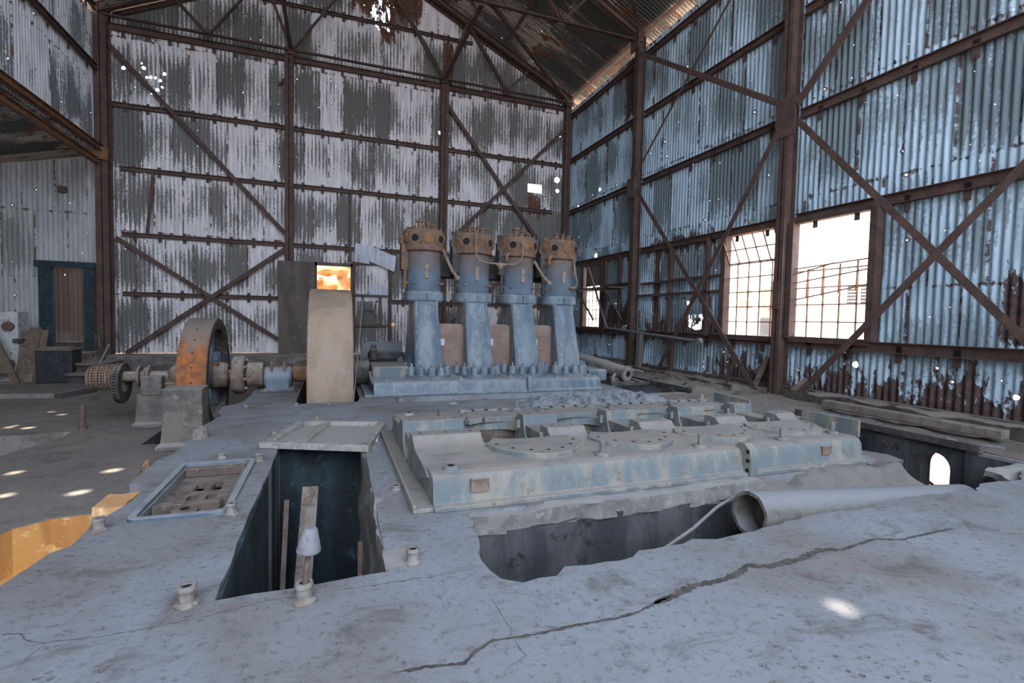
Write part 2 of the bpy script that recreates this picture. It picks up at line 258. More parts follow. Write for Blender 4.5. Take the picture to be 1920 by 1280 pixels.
# ------------------------------------------------------------ mesh builder
class MB:
    def __init__(s): s.v = []; s.f = []
    def add(s, vs, fs):
        o = len(s.v); s.v += [tuple(p) for p in vs]; s.f += [tuple(i+o for i in f) for f in fs]; return s
    def box(s, x0, x1, y0, y1, z0, z1):
        if x0 > x1: x0, x1 = x1, x0
        if y0 > y1: y0, y1 = y1, y0
        if z0 > z1: z0, z1 = z1, z0
        return s.add([(x0,y0,z0),(x1,y0,z0),(x1,y1,z0),(x0,y1,z0),(x0,y0,z1),(x1,y0,z1),(x1,y1,z1),(x0,y1,z1)],
                     [(0,3,2,1),(4,5,6,7),(0,1,5,4),(1,2,6,5),(2,3,7,6),(3,0,4,7)])
    def beam(s, a, b, w, h, up=(0,0,1)):              # oriented bar, w across, h along up
        a = Vector(a); b = Vector(b); d = (b-a).normalized(); u = Vector(up)
        sd = d.cross(u)
        if sd.length < 1e-4: sd = d.cross(Vector((0, 1, 0)))
        sd.normalize(); u = sd.cross(d).normalized()
        vs = [p + sd*i*w/2 + u*j*h/2 for p in (a, b) for i, j in ((-1,-1),(1,-1),(1,1),(-1,1))]
        return s.add(vs, [(0,1,2,3),(7,6,5,4),(0,4,5,1),(1,5,6,2),(2,6,7,3),(3,7,4,0)])
    def angle(s, a, b, w, t=.009, up=(0,0,1), flip=1): # L-section
        a = Vector(a); b = Vector(b); d = (b-a).normalized(); u = Vector(up)
        sd = d.cross(u)
        if sd.length < 1e-4: sd = d.cross(Vector((0, 1, 0)))
        sd.normalize(); u = sd.cross(d).normalized()
        s.beam(a, b, w, t, u); o = sd*(w/2*flip) + u*(w/2)
        return s.beam(a+o, b+o, t, w, u)
    def tube(s, pts, r, seg=10, caps=True, closed=False):
        pts = [Vector(p) for p in pts]; n = len(pts); rs = r if isinstance(r, (list, tuple)) else [r]*n
        base = len(s.v); prev = None
        for i, p in enumerate(pts):
            d = (pts[min(i+1, n-1)] - pts[max(i-1, 0)]).normalized()
            if prev is None:
                a = d.orthogonal().normalized()
            else:
                a = (prev - d*prev.dot(d)).normalized()
            prev = a; b = d.cross(a)
            for k in range(seg):
                t_ = 2*PI*k/seg; s.v.append(tuple(p + (a*math.cos(t_) + b*math.sin(t_))*rs[i]))
        for i in range(n-1):
            for k in range(seg):
                k2 = (k+1) % seg; s.f.append((base+i*seg+k, base+i*seg+k2, base+(i+1)*seg+k2, base+(i+1)*seg+k))
        if caps:
            s.f.append(tuple(base+k for k in reversed(range(seg)))); s.f.append(tuple(base+(n-1)*seg+k for k in range(seg)))
        return s
    def lathe(s, prof, c, ax='z', seg=32, caps=True, sy=1.0):   # prof [(r,h)]
        c = Vector(c); base = len(s.v)
        for r, h in prof:
            for k in range(seg):
                t_ = 2*PI*k/seg; p = (r*math.cos(t_), r*math.sin(t_)*sy)
                q = {'z': (p[0], p[1], h), 'x': (h, p[0], p[1]), 'y': (p[1], h, p[0])}[ax]
                s.v.append(tuple(c + Vector(q)))
        n = len(prof)
        for i in range(n-1):
            for k in range(seg):
                k2 = (k+1) % seg; s.f.append((base+i*seg+k, base+i*seg+k2, base+(i+1)*seg+k2, base+(i+1)*seg+k))
        if caps:
            s.f.append(tuple(base+k for k in reversed(range(seg)))); s.f.append(tuple(base+(n-1)*seg+k for k in range(seg)))
        return s
    def prism(s, poly, lo, hi, holes=(), ax='z', bottom=True):  # poly in the plane across ax
        def P(p, h): return {'z': (p[0], p[1], h), 'x': (h, p[0], p[1]), 'y': (p[0], h, p[1])}[ax]
        loops = [list(poly)] + [list(h) for h in holes]; flat_ = [p for L in loops for p in L]; N = len(flat_)
        tris = tessellate_polygon([[Vector((p[0], p[1], 0)) for p in L] for L in loops])
        base = len(s.v); s.v += [P(p, lo) for p in flat_] + [P(p, hi) for p in flat_]
        def area(t3):
            a, b, c = (flat_[i] for i in t3); return (b[0]-a[0])*(c[1]-a[1])-(b[1]-a[1])*(c[0]-a[0])
        sg = -1 if ax == 'y' else 1
        for t3 in tris:
            t3 = tuple(t3)
            if area(t3)*sg < 0: t3 = t3[::-1]
            s.f.append(tuple(base+N+i for i in t3))
            if bottom: s.f.append(tuple(base+i for i in t3[::-1]))
        o = 0
        for li, L in enumerate(loops):
            n = len(L); ar = sum(L[i][0]*L[(i+1) % n][1]-L[(i+1) % n][0]*L[i][1] for i in range(n))*sg
            ccw = (ar > 0) == (li == 0)
            for i in range(n):
                j = (i+1) % n; q = (base+o+i, base+o+j, base+N+o+j, base+N+o+i)
                s.f.append(q if ccw else q[::-1])
            o += n
        return s
    def grid(s, fn, nu, nv):
        base = len(s.v)
        for i in range(nu+1):
            for j in range(nv+1): s.v.append(tuple(fn(i/nu, j/nv)))
        for i in range(nu):
            for j in range(nv):
                a = base+i*(nv+1)+j; s.f.append((a, a+nv+1, a+nv+2, a+1))
        return s
    def build(s, name, mat, parent=None, loc=None, bevel=0.0, smooth=35, seg=2):
        if parent is not None: o0 = parent.matrix_world.translation if False else Vector(parent['_o'])
        elif loc is not None: o0 = Vector(loc)
        else:
            xs = [p[0] for p in s.v]; ys = [p[1] for p in s.v]; zs = [p[2] for p in s.v]
            o0 = Vector(((min(xs)+max(xs))/2, (min(ys)+max(ys))/2, min(zs)))
        me = bpy.data.meshes.new(name); me.from_pydata([(p[0]-o0.x, p[1]-o0.y, p[2]-o0.z) for p in s.v], [], s.f); me.update()
        me.materials.append(MAT[mat] if isinstance(mat, str) else mat)
        if smooth:
            me.polygons.foreach_set('use_smooth', [True]*len(me.polygons)); me.set_sharp_from_angle(angle=math.radians(smooth))
        o = bpy.data.objects.new(name, me); COL.objects.link(o); o['_o'] = tuple(o0)
        if parent is not None: o.parent = parent
        else: o.location = o0
        if bevel:
            b = o.modifiers.new('bevel', 'BEVEL'); b.width = bevel; b.segments = seg; b.limit_method = 'ANGLE'; b.angle_limit = math.radians(40)
        return o
def tag(o, label=None, cat=None, group=None, kind=None):
    if label: o['label'] = label
    if cat: o['category'] = cat
    if group: o['group'] = group
    if kind: o['kind'] = kind
    return o
def thing(name, loc, label, cat, group=None):
    o = bpy.data.objects.new(name, None); COL.objects.link(o); o.location = loc; o['_o'] = tuple(loc); o.empty_display_size = .1
    return tag(o, label, cat, group)
def struct(o): o['kind'] = 'structure'; return o
def dup(o, off, parent=None):                         # copy an object and its parts, shifted by off
    def rec(src, par, top):
        c = src.copy(); COL.objects.link(c)
        if top:
            c.location = Vector(src.location) + Vector(off); c.parent = par if par is not None else src.parent
        else: c.parent = par
        for ch in [k for k in bpy.data.objects if k.parent == src]: rec(ch, c, False)
        return c
    return rec(o, parent, True)
def jag(pts, amp=.02, step=.12, closed=True, seed=0):
    out = []; n = len(pts); R_ = random.Random(seed)
    for i in range(n if closed else n-1):
        a = Vector(pts[i]); b = Vector(pts[(i+1) % n]); L = (b-a).length; k = max(1, int(L/step))
        for q in range(k):
            p = a.lerp(b, q/k); nn = Vector((-(b-a).y, (b-a).x)).normalized() if L else Vector((0, 0))
            p = p + nn*R_.uniform(-amp, amp)*(1 if q else .3); out.append((p.x, p.y))
    if not closed: out.append(tuple(pts[-1]))
    return out
def fbm(p, s=1.0): return noise.fractal(Vector(p)*s, 1.0, 2.0, 4)

# ============================================================ THE SETTING
# ---- the raised engine slab
H_pit1 = jag([(-.45, 2.31), (.26, 2.335), (.27, 3.05), (.285, 3.9), (.29, 4.95), (-.43, 4.95), (-.44, 4.0), (-.46, 3.3)], .006, .14, seed=2)
H_wheel = [(-.44, 7.17), (.36, 7.19), (.40, 7.5), (.40, 10.1), (-.44, 10.1)]
_front = [(.80, 2.90), (.77, 2.62), (.71, 2.3), (.74, 2.11), (.83, 2.05), (.91, 2.06), (1.0, 2.05), (1.08, 2.12), (1.2, 2.10), (1.45, 2.10), (1.52, 2.16), (1.7, 2.15), (1.89, 2.18), (2.02, 2.14), (2.16, 2.15), (2.55, 2.19), (2.9, 2.23), (3.4, 2.22), (3.84, 2.28), (4.2, 2.24), (4.48, 2.20), (4.7, 2.30), (5.18, 2.26), (5.5, 2.42), (5.8, 2.40), (5.86, 2.7), (5.86, 4.75), (4.75, 4.85), (4.66, 2.95)]
H_trench = [(.80, 7.0), (4.75, 6.9), (4.75, 7.42), (.95, 7.42)]
H_side = [(4.86, 6.95), (5.75, 6.98), (5.75, 10.4), (4.86, 10.4)]
H_hatch = [(-1.04, 3.36), (-.61, 3.33), (-.64, 4.42), (-1.03, 4.42)]
left_edge = [(-1.33, -8.9), (-1.34, 2.7), (-1.30, 3.02), (-1.24, 3.08), (-1.26, 3.38), (-1.18, 3.70), (-1.17, 4.02), (-1.31, 4.10), (-1.31, 4.7), (-1.22, 5.02), (-1.26, 5.6), (-1.27, 5.95), (-1.2, 6.6), (-1.28, 6.75), (-1.28, 7.2), (-1.10, 7.5), (-1.12, 10.2)]
_e = _front.index((5.86, 2.7))
_south = jag(_front[:_e+1][::-1], .016, .07, False, 5)                               # (5.86,2.7) -> along the near edge -> (.80,2.90)
outer = [(7.2, -8.9), (7.2, 3.0), (5.86, 3.0)] + _south + [(4.66, 2.95), (4.75, 4.85), (5.86, 4.75), (5.86, 3.5), (6.04, 3.5), (7.2, 4.7), (7.2, 11.3), (-.9, 11.3), (-1.0, 10.3)] + jag(left_edge[::-1], .012, .12, False, 3)
m = MB().prism(outer, -2.6, 0, [H_pit1, H_wheel, H_trench, H_side, H_hatch])
floor = struct(m.build('floor', 'concrete', loc=(0, 0, 0)))
# ---- lower floor to the left, with its pits
P_gen = [(-2.36, 1.6), (-1.2, 1.6), (-1.2, 4.88), (-1.85, 4.89), (-2.08, 4.86), (-2.25, 4.72), (-2.35, 4.4)]
P_wheel = [(-2.2, 7.25), (-1.30, 7.22), (-1.30, 9.75), (-2.2, 9.75)]
P_left = jag([(-5.4, 6.0), (-3.9, 6.6), (-3.46, 7.08), (-3.3, 7.7), (-3.28, 8.25), (-3.9, 8.2), (-4.6, 8.1), (-5.6, 7.9)], .05, .2, seed=9)
low = MB().prism([(-11, -8.9), (-1.05, -8.9), (-1.05, 14.3), (-11, 14.3)], -2.6, -.45, [P_gen, P_wheel, P_left])
struct(low.build('floor', 'floor_low', loc=(0, 0, 0)))
struct(MB().box(-11, 9, -8.9, 15.3, -2.7, -2.602).build('floor', 'soil'))
struct(MB().box(-1.05, 7.2, 11.3, 14.3, -2.6, -.25).build('floor', 'soil'))
# soil heap behind the shaft, ground strip along the back wall
def heap(name, x0, x1, y0, y1, zb, top, nx, ny, amp, sc, mat, seed=0, fall=.18):
    def fn(u, v):
        x = x0+(x1-x0)*u; y = y0+(y1-y0)*v; e = min(1, min(u, 1-u)/fall)*min(1, min(v, 1-v)/fall); e = e*e*(3-2*e)
        return (x, y, zb + e*(top(x, y)-zb + amp*fbm((x, y, seed), sc)))
    return MB().grid(fn, nx, ny).build(name, mat, smooth=50)
tag(heap('soil_heap', -4.3, -1.3, 11.0, 14.2, -.46, lambda x, y: -.12, 40, 30, .16, 1.6, 'soil', 1), 'dark heap of loose soil behind the rusty shaft, below the back wall', 'soil', kind='stuff')
struct(MB().box(-5.0, 7.3, 14.25, 14.95, -.6, .13).build('trim_1', 'pier_concrete', bevel=.02))
# generator pit lining, sunlit warmth put into its ochre colour, and stepped floor inside
o = MB()
gp = [(-2.355, 1.6), (-2.345, 4.4), (-2.245, 4.715), (-2.075, 4.855), (-1.85, 4.885), (-1.3, 4.875)]
for (a, b) in zip(gp, gp[1:]):
    o.add([(a[0], a[1], -.46), (b[0], b[1], -.46), (b[0], b[1], -1.6), (a[0], a[1], -1.6)], [(0, 1, 2, 3)])
    ai = Vector(a).lerp(Vector((-1.6, 3.4)), .10); bi = Vector(b).lerp(Vector((-1.6, 3.4)), .10)
    o.add([(a[0], a[1], -.80), (b[0], b[1], -.80), (bi.x, bi.y, -.83), (ai.x, ai.y, -.83), (ai.x, ai.y, -1.6), (bi.x, bi.y, -1.6)], [(0, 1, 2, 3), (3, 2, 5, 4)])
o.box(-2.3, -1.33, 1.6, 4.8, -1.6, -1.2); o.box(-1.95, -1.35, 3.9, 4.7, -1.2, -.95)
struct(o.build('wall_pit', 'ochre', loc=(0, 0, 0)))
# pit linings inside the flywheel pit (blue plaster darkened to stand in for pit shade, left and end walls)
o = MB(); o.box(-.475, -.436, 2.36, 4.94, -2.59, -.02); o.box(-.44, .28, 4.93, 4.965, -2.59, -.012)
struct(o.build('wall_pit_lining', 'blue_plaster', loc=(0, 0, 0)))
# tunnel mouth in the east side of the long pit: pierced wall with a round-headed opening
arch = [(3.10, -1.3)] + [(3.235 - .135*math.cos(PI*k/12), -.24 + .15*math.sin(PI*k/12)) for k in range(13)] + [(3.37, -1.3)]
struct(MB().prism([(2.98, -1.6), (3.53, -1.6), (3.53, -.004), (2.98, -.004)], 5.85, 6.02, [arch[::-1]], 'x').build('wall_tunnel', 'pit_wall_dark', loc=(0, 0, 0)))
struct(MB().prism([(6.02, 2.99), (7.19, 2.99), (7.19, 4.72), (6.03, 3.52)], -.075, -.002).build('ceiling_tunnel', 'concrete', loc=(0, 0, 0)))
struct(MB().box(5.95, 7.6, 2.9, 4.9, -1.6, -.75).build('floor_tunnel', 'sand', loc=(0, 0, 0)))
# ---- ground outside, with the open trench beyond the tunnel
def gout(u, v):
    x = 7.2 + 60*u*u; y = -12 + 60*v; d = x-7.2
    z = -.35 + .05*fbm((x, y, 0), .3)
    if d < 3.4 and 1.4 < y < 9.0: z = -.9 + .55*max(0, (d-1.8)/1.6)**2
    return (x, y, z)
struct(MB().grid(gout, 90, 240).build('ground_outside', 'sand', loc=(0, 0, 0), smooth=0))
struct(MB().box(-60, 7.3, 15.1, 60, -.5, -.3).build('ground_outside', 'sand', loc=(0, 0, 0)))
struct(MB().box(-60, -11, -30, 15.1, -.8, -.5).box(-11, 7.2, -30, -8.9, -.8, -.2).build('ground_outside', 'sand', loc=(0, 0, 0)))

# ---- corrugated walls
PITCH = .095; AMP = .016
def corr(u0, u1, zl, place, top=None, bot=None, holes=()):
    n = int((u1-u0)/PITCH*6); mb = MB(); nz = len(zl)
    for i in range(n+1):
        u = u0+(u1-u0)*i/n; off = AMP*math.sin(2*PI*u/PITCH)
        for z in zl:
            zz = z
            if top: zz = min(zz, top(u))
            if bot: zz = max(zz, bot(u))
            mb.v.append(tuple(place(u, off, zz)))
    for i in range(n):
        uc = u0+(u1-u0)*(i+.5)/n
        for j in range(nz-1):
            za, zb = zl[j], zl[j+1]
            if top and top(uc) <= za: continue
            if bot and bot(uc) >= zb: continue
            zc = (za+zb)/2
            if any(h[0] < uc < h[1] and h[2] < zc < h[3] for h in holes): continue
            a = i*nz+j; mb.f.append((a, a+nz, a+nz+1, a+1))
    return mb
YB = 14.97; XR = 7.34; RIDGE = 1.05
def roofz(x): return (8.28 + .48*(x+5.2)) if x < RIDGE else (8.28 + .48*(7.3-x))
hb = [(-.36, .53, -.1, 2.57), (-6.42, -5.45, .3, 2.28)]
zs_b = [.13, .3, 1.1, 1.65, 2.28, 2.57, 3.1, 4.7, 6.2, 8.05, 9.5, 11.4]
struct(corr(-5.35, 7.32, zs_b, lambda u, o, z: (u, YB+o, z), top=lambda u: roofz(u)-.10, holes=hb).build('wall_back', 'sheet_back', loc=(0, 0, 0), smooth=60))
struct(corr(-11, -5.36, [-.4, .3, 1.5, 2.28, 3.2, 5.2], lambda u, o, z: (u, YB+.012+o, z), top=lambda u: 4.985+.24*(u+5.2), holes=hb).build('wall_back_lean_to', 'sheet_lean', loc=(0, 0, 0), smooth=60))
hr = [(6.42, 7.72, .95, 2.90), (4.93, 6.27, .97, 2.90), (12.42, 13.55, .98, 2.83)]
struct(corr(-8.9, 14.97, [.13, .95, .97, 1.3, 1.85, 2.83, 2.90, 4.65, 6.2, 8.0], lambda u, o, z: (XR+o, u, z), holes=hr).build('wall_right', 'sheet_right', loc=(0, 0, 0), smooth=60))
struct(corr(-8.9, 14.9, [4.95, 5.1, 6.85, 8.12], lambda u, o, z: (-5.26+o, u, z)).build('wall_left', 'sheet_left', loc=(0, 0, 0), smooth=60))
# ---- roof: two slopes and the lean-to slope, ribs running down the fall
def slope(x0, z0, x1, z1, y0, y1, nm):
    n = int((y1-y0)/PITCH*6); mb = MB(); cols = 6; d = Vector((x1-x0, 0, z1-z0)).normalized(); nn = Vector((-d.z, 0, d.x))
    for i in range(n+1):
        y = y0+(y1-y0)*i/n; off = AMP*math.sin(2*PI*y/PITCH)
        for j in range(cols+1):
            k = j/cols; p = Vector((x0+(x1-x0)*k, y, z0+(z1-z0)*k)) + nn*off; mb.v.append(tuple(p))
    for i in range(n):
        for j in range(cols): a = i*(cols+1)+j; mb.f.append((a, a+1, a+cols+2, a+cols+1))
    return struct(mb.build(nm, 'sheet_roof', loc=(0, 0, 0), smooth=60))
slope(8.15, roofz(8.15)+.06, RIDGE, roofz(RIDGE)+.06, -3.0, 15.3, 'ceiling_right')
slope(-5.5, roofz(-5.5)+.06, RIDGE, roofz(RIDGE)+.06, -3.0, 15.3, 'ceiling_left')  # both slopes end early behind the camera to admit sky light
slope(-5.25, 4.98, -11, 4.98-.24*5.75, -8.9, 15.3, 'ceiling_lean_to')
struct(corr(-2.0, 15.0, [-.5, 4.0], lambda u, o, z: (-11+o, u, z)).build('wall_lean_to_unseen', 'sheet_lean', loc=(0, 0, 0), smooth=60))  # unseen outer wall, lengthened to keep sky light off the left floor

struct(MB().box(-11, 7.3, -8.95, -4.88, -.5, 2.6).build('wall_front_unseen', 'sheet_lean', loc=(0, 0, 0)))  # unseen wall behind the camera, kept low so light enters from above
# ============================================================ STEEL FRAME
RS = 'rust_steel'
def clip_mb(): return MB().box(-.028, .028, -.006, .006, -.075, .075).lathe([(.012, -.012), (.012, 0)], (0, -.006, .045), 'y', 6).lathe([(.012, -.012), (.012, 0)], (0, -.006, -.045), 'y', 6)
_clip_me = {}
def clips(parent, pts, axis, dn=False, dark=False):
    key = (axis, dn)
    if key not in _clip_me:
        mb = MB()
        h0, h1 = (-.20, .02) if dn else (-.14, .12)
        if axis == 'x': mb.box(-.038, .038, -.004, .004, h0, h1); mb.lathe([(.012, -.014), (.012, 0)], (0, -.004, h0+.03), 'y', 6)
        else: mb.box(-.004, .004, -.04, .04, h0, h1); mb.lathe([(.012, -.014), (.012, 0)], (-.004, 0, h0+.03), 'x', 6)
        o = mb.build('clip', RS, loc=(0, 0, 0)); me = o.data; bpy.data.objects.remove(o); _clip_me[key] = me
    o0 = Vector(parent['_o'])
    for p in pts:
        c = bpy.data.objects.new('clip', _clip_me[key]); COL.objects.link(c); c.parent = parent; c.location = Vector(p)-o0
def girt(a, b, label, wall, clip=True, w=.10, dn=False, cs=.48, t=.012):
    a = Vector(a); b = Vector(b); mb = MB()
    ax = 'x' if wall in ('back',) else 'y'
    o_in = Vector((0, -1, 0)) if ax == 'x' else (Vector((-1, 0, 0)) if wall == 'right' else Vector((1, 0, 0)))
    mb.beam(a, b, .012, w, (0, 0, 1)); mb.beam(a+o_in*.03-Vector((0, 0, w/2)), b+o_in*.03-Vector((0, 0, w/2)), .065, t, (0, 0, 1)); mb.beam(a+o_in*.03+Vector((0, 0, w/2)), b+o_in*.03+Vector((0, 0, w/2)), .065, t, (0, 0, 1))
    o = mb.build('wall_girt', RS); tag(o, label, 'beam', 'girts of the '+wall+' wall')
    if clip:
        L = (b-a).length; n = max(1, int(L/cs)); pts = []
        for i in range(n):
            p = a.lerp(b, (i+.5)/n); p = p + o_in*(-.006) ; pts.append(p + (Vector((0, -.002, 0)) if ax == 'x' else Vector((0, 0, 0))))
        if ax == 'x': pts = [Vector((p.x, p.y-.008, p.z)) for p in pts]
        else: pts = [Vector((p.x+(-.008 if wall == 'right' else .008), p.y, p.z)) for p in pts]
        clips(o, pts, ax, dn)
    return o
def column(x, y, z0, z1, w, d, label, ax='y'):
    mb = MB(); t = .014                                # rolled H section
    if ax == 'y': mb.box(x-w/2, x+w/2, y-d/2, y-d/2+t, z0, z1).box(x-w/2, x+w/2, y+d/2-t, y+d/2, z0, z1).box(x-t/2, x+t/2, y-d/2, y+d/2, z0, z1)
    else: mb.box(x-d/2, x-d/2+t, y-w/2, y+w/2, z0, z1).box(x+d/2-t, x+d/2, y-w/2, y+w/2, z0, z1).box(x-d/2, x+d/2, y-t/2, y+t/2, z0, z1)
    o = mb.build('steel_column', RS); return tag(o, label, 'column', 'columns of the steel frame')
def rivets(parent, pts, r=.014, ax='y', sgn=-1):
    mb = MB()
    for p in pts: mb.lathe([(r*.2, sgn*.014), (r, sgn*.004), (r, 0)] if sgn < 0 else [(r, 0), (r, .004), (r*.2, .014)], p, ax, 6)
    return mb.build('rivet', RS, parent)
c_l = column(-5.12, 14.72, -.3, 8.5, .26, .30, 'broad rusty steel column at the left corner of the back wall')
MB().box(-5.28, -4.96, 14.5, 14.56, 4.75, 5.05).build('bracket', 'rust_orange', c_l, bevel=.01)
c1 = column(-1.06, 14.78, .05, 8.2, .21, .2, 'rusty steel column left of the wheel, second from the left on the back wall')
rivets(c1, [(-1.02, 14.68, z) for z in (3.2, 3.5, 3.8, 4.1, 7.7, 7.9)])
c2 = column(3.14, 14.78, .05, 8.2, .21, .2, 'rusty steel column on the back wall, behind the first engine cylinder')
rivets(c2, [(3.18, 14.68, z) for z in (3.3, 3.6, 4.5, 4.9, 7.5, 7.8)])
c3 = column(7.18, 14.80, .0, 8.2, .2, .2, 'dark rusty steel column in the corner of the back and right walls')
c4 = column(7.18, 10.78, -.05, 8.25, .16, .2, 'rusty steel column of the right wall, between shelf and blocked windows', 'x')
c5 = column(7.16, 6.34, -.05, 8.4, .17, .22, 'thick rusty steel column between the two bright windows', 'x')
c6 = column(7.16, 2.62, -.05, 8.2, .17, .22, 'rusty steel column of the right wall beyond the right edge of the picture', 'x')
rivets(c5, [(7.05, 6.30+dy, z) for z in (1.5, 1.62, 1.74, 1.86, 4.3, 4.45, 4.6, 4.75, 4.9) for dy in (0, .08)], .014, 'x')
MB().box(7.02, 7.045, 6.12, 6.5, 4.28, 4.92).build('gusset_plate', RS, c5)
MB().box(7.025, 7.045, 6.28, 6.41, 1.45, 1.92).build('splice_plate', RS, c5)
MB().box(7.0, 7.045, 10.62, 10.92, 4.25, 4.75).build('gusset_plate', RS, c4)
MB().box(7.0, 7.045, 10.6, 10.95, 7.85, 8.25).build('gusset_plate', RS, c4)
yg = 14.93
ordn = ['topmost', 'second from the top', 'third from the top', 'fourth from the top', 'fifth from the top']
for bi, (xa, xb, nm) in enumerate(((-5.0, -1.14, 'left'), (-.98, 3.06, 'middle'), (3.22, 7.1, 'right'))):
    for k, z in enumerate((8.03, 6.2, 4.68, 3.08, 1.62)):
        x0, x1 = xa, xb
        if nm == 'left' and k >= 2: x0 = -4.85
        if nm == 'left' and k == 4: x1 = -1.3
        if nm == 'middle' and k == 4: x0 = 1.66
        if nm == 'right' and k == 2: x1 = 6.75
        if nm == 'middle' and k == 3: x1 = 2.35
        girt((x0, yg, z), (x1, yg, z), 'rusty girt with clips, %s bay of the back wall, %s' % (nm, ordn[k]), 'back', w=.14 if k == 0 else .095, dn=(k == 0))
xg = XR-.05
for bi, (ya, yb, nm) in enumerate(((14.7, 10.9, 'far'), (10.66, 6.46, 'middle'), (6.22, 1.5, 'near'))):
    for k, z in enumerate((7.72, 6.3, 4.65, 2.95, .90)):
        if nm == 'near' and k == 0: continue
        girt((xg, ya, z), (xg, yb, z), 'dark rusty girt, %s bay of the right wall, %s' % (nm, ordn[k]), 'right', w=.14 if nm == 'near' else .12, dn=True, cs=.6)
xl = -5.18
for k, z in enumerate((8.2, 6.85)): girt((xl, 14.5, z), (xl, 2, z), 'rusty girt along the upper left wall, %s' % ('at the eaves' if k == 0 else 'halfway up'), 'left', w=.11, dn=True, cs=.8)
for k, (z, xx) in enumerate(((5.02, -5.12), (4.72, -5.2))):
    mb = MB(); mb.box(xx-.05, xx+.06, -4, 14.55, z-.07, z-.055).box(xx-.05, xx+.06, -4, 14.55, z+.055, z+.07).box(xx-.006, xx+.006, -4, 14.55, z-.07, z+.07)
    tag(mb.build('edge_beam', 'rust_orange'), 'long orange-rusty channel beam under the upper left wall, %s of the pair' % ('upper' if k == 0 else 'lower'), 'beam', 'channel beams under the left wall')
# wind braces
def brace(a, b, label, w=.10, t=.01, n=(0, -1, 0), nm='diagonal_brace'):
    a = Vector(a); b = Vector(b); d = (b-a).normalized(); n = Vector(n)
    mb = MB(); mb.beam(a, b, w, t, n); sd = d.cross(n).normalized(); mb.beam(a+sd*w/2-n*.02, b+sd*w/2-n*.02, t, .045, n)
    return tag(mb.build(nm, RS), label, 'brace', 'diagonal braces')
yb_ = 14.78
brace((-5.05, yb_, 7.6), (-1.05, yb_, 3.25), 'long rusty diagonal brace falling right, upper left bay of the back wall')
brace((-4.93, yb_, 2.98), (-1.25, yb_, .45), 'rusty diagonal brace falling right in the lower left bay, crossing behind the spoked wheel')
brace((-4.75, yb_-.03, .15), (-1.1, yb_-.03, 3.0), 'rusty diagonal brace rising right in the lower left bay, behind the spoked wheel')
brace((3.22, yb_, 7.5), (6.2, yb_, 3.75), 'rusty diagonal brace falling right, right bay of the back wall above the engine')
brace((3.45, yb_-.03, 3.6), (7.05, yb_-.03, 7.3), 'rusty diagonal brace rising right, right bay of the back wall above the engine')
brace((3.3, yb_, .9), (5.2, yb_, 2.6), 'rusty diagonal brace seen between the engine cylinders, rising right')
brace((-1.33, yb_, 7.25), (-1.0, yb_, 7.65), 'short bent strip of steel beside the second back column near the top', .05)
brace((-4.16, 14.85, 4.66), (-4.3, 14.85, 3.1), 'short rusty upright bar between two girts on the left of the back wall', .07)
brace((.5, 14.88, 4.6), (.5, 14.88, 2.72), 'thin red-brown upright between girts above the orange doorway', .05)
xb_ = 7.02
N1 = (-1, 0, 0)
brace((xb_, 10.6, 7.7), (xb_, 6.4, 4.85), 'rusty diagonal brace falling towards the camera, upper middle bay of the right wall', n=N1)
brace((xb_-.03, 7.3, 7.5), (xb_-.03, 10.65, 4.7), 'thin rusty diagonal brace crossing in the upper middle bay of the right wall', .05, n=N1)
brace((xb_, 6.45, 4.4), (xb_, 9.45, .1), 'rusty diagonal brace over the blocked windows, rising to the thick column', n=N1)
brace((xb_-.03, 10.5, 4.4), (xb_-.03, 6.65, .02), 'rusty diagonal brace falling left to right across the window wall to the ground', n=N1)
brace((xb_, 6.1, 4.75), (xb_, 3.6, 7.1), 'rusty diagonal brace rising from the thick column to the upper right corner', n=N1)
brace((xb_, 6.05, 4.45), (xb_, 3.0, .95), 'broad rusty diagonal brace falling right over the right-hand light blue sheets', .09, n=N1)
brace((xb_-.03, 2.9, 3.3), (xb_-.03, 5.85, .03), 'broad rusty diagonal brace from the foot of the thick column up to the right edge', .09, n=N1)
brace((xb_-.05, 7.12, .55), (xb_-.05, 7.35, -.05), 'short steel prop leaning at the foot of the window wall', .07, n=N1)
# roof trusses, purlins
def truss(y, label):
    T = thing('roof_truss', (RIDGE, y, 8.1), label, 'truss')
    def mem(nm, a, b, w=.07): 
        MB().angle((a[0], y-.02, a[1]), (b[0], y-.02, b[1]), w, .01, (0, -1, 0)).angle((a[0], y+.03, a[1]), (b[0], y+.03, b[1]), w*.8, .01, (0, 1, 0)).build(nm, RS, T)
    mem('bottom_chord', (-5.1, 8.14), (7.2, 8.10), .06)
    mem('top_chord', (7.25, roofz(7.25)-.12), (RIDGE, roofz(RIDGE)-.12), .09); mem('top_chord', (-5.15, roofz(-5.15)-.12), (RIDGE, roofz(RIDGE)-.12), .09)
    for s, xm in ((1, 3.08), (-1, -.98)):
        q = RIDGE+s*3.95
        mem('web', (xm, 8.1), (RIDGE, roofz(RIDGE)-.2), .055); mem('web', (q, 8.1), (RIDGE+s*2.7, roofz(RIDGE+s*2.7)-.15), .05)
        mem('web', (q, 8.1), (RIDGE+s*4.7, roofz(RIDGE+s*4.7)-.15), .05); mem('web', (xm, 8.1), (RIDGE+s*2.7, roofz(RIDGE+s*2.7)-.15), .05)
    for x, w in ((-5.1, .16), (7.15, .16), (3.1, .1), (-1.0, .1), (RIDGE+3.95, .1), (RIDGE-3.95, .1)):
        MB().prism([(x-w, 8.02), (x+w, 8.02), (x+w*.6, 8.26), (x-w*.6, 8.26)], y-.012, y+.0, ax='y').build('gusset_plate', RS, T)
    return T
truss(14.6, 'rusty roof truss against the back gable wall')
truss(10.78, 'rusty roof truss one bay in front of the gable, ending at the right wall column')
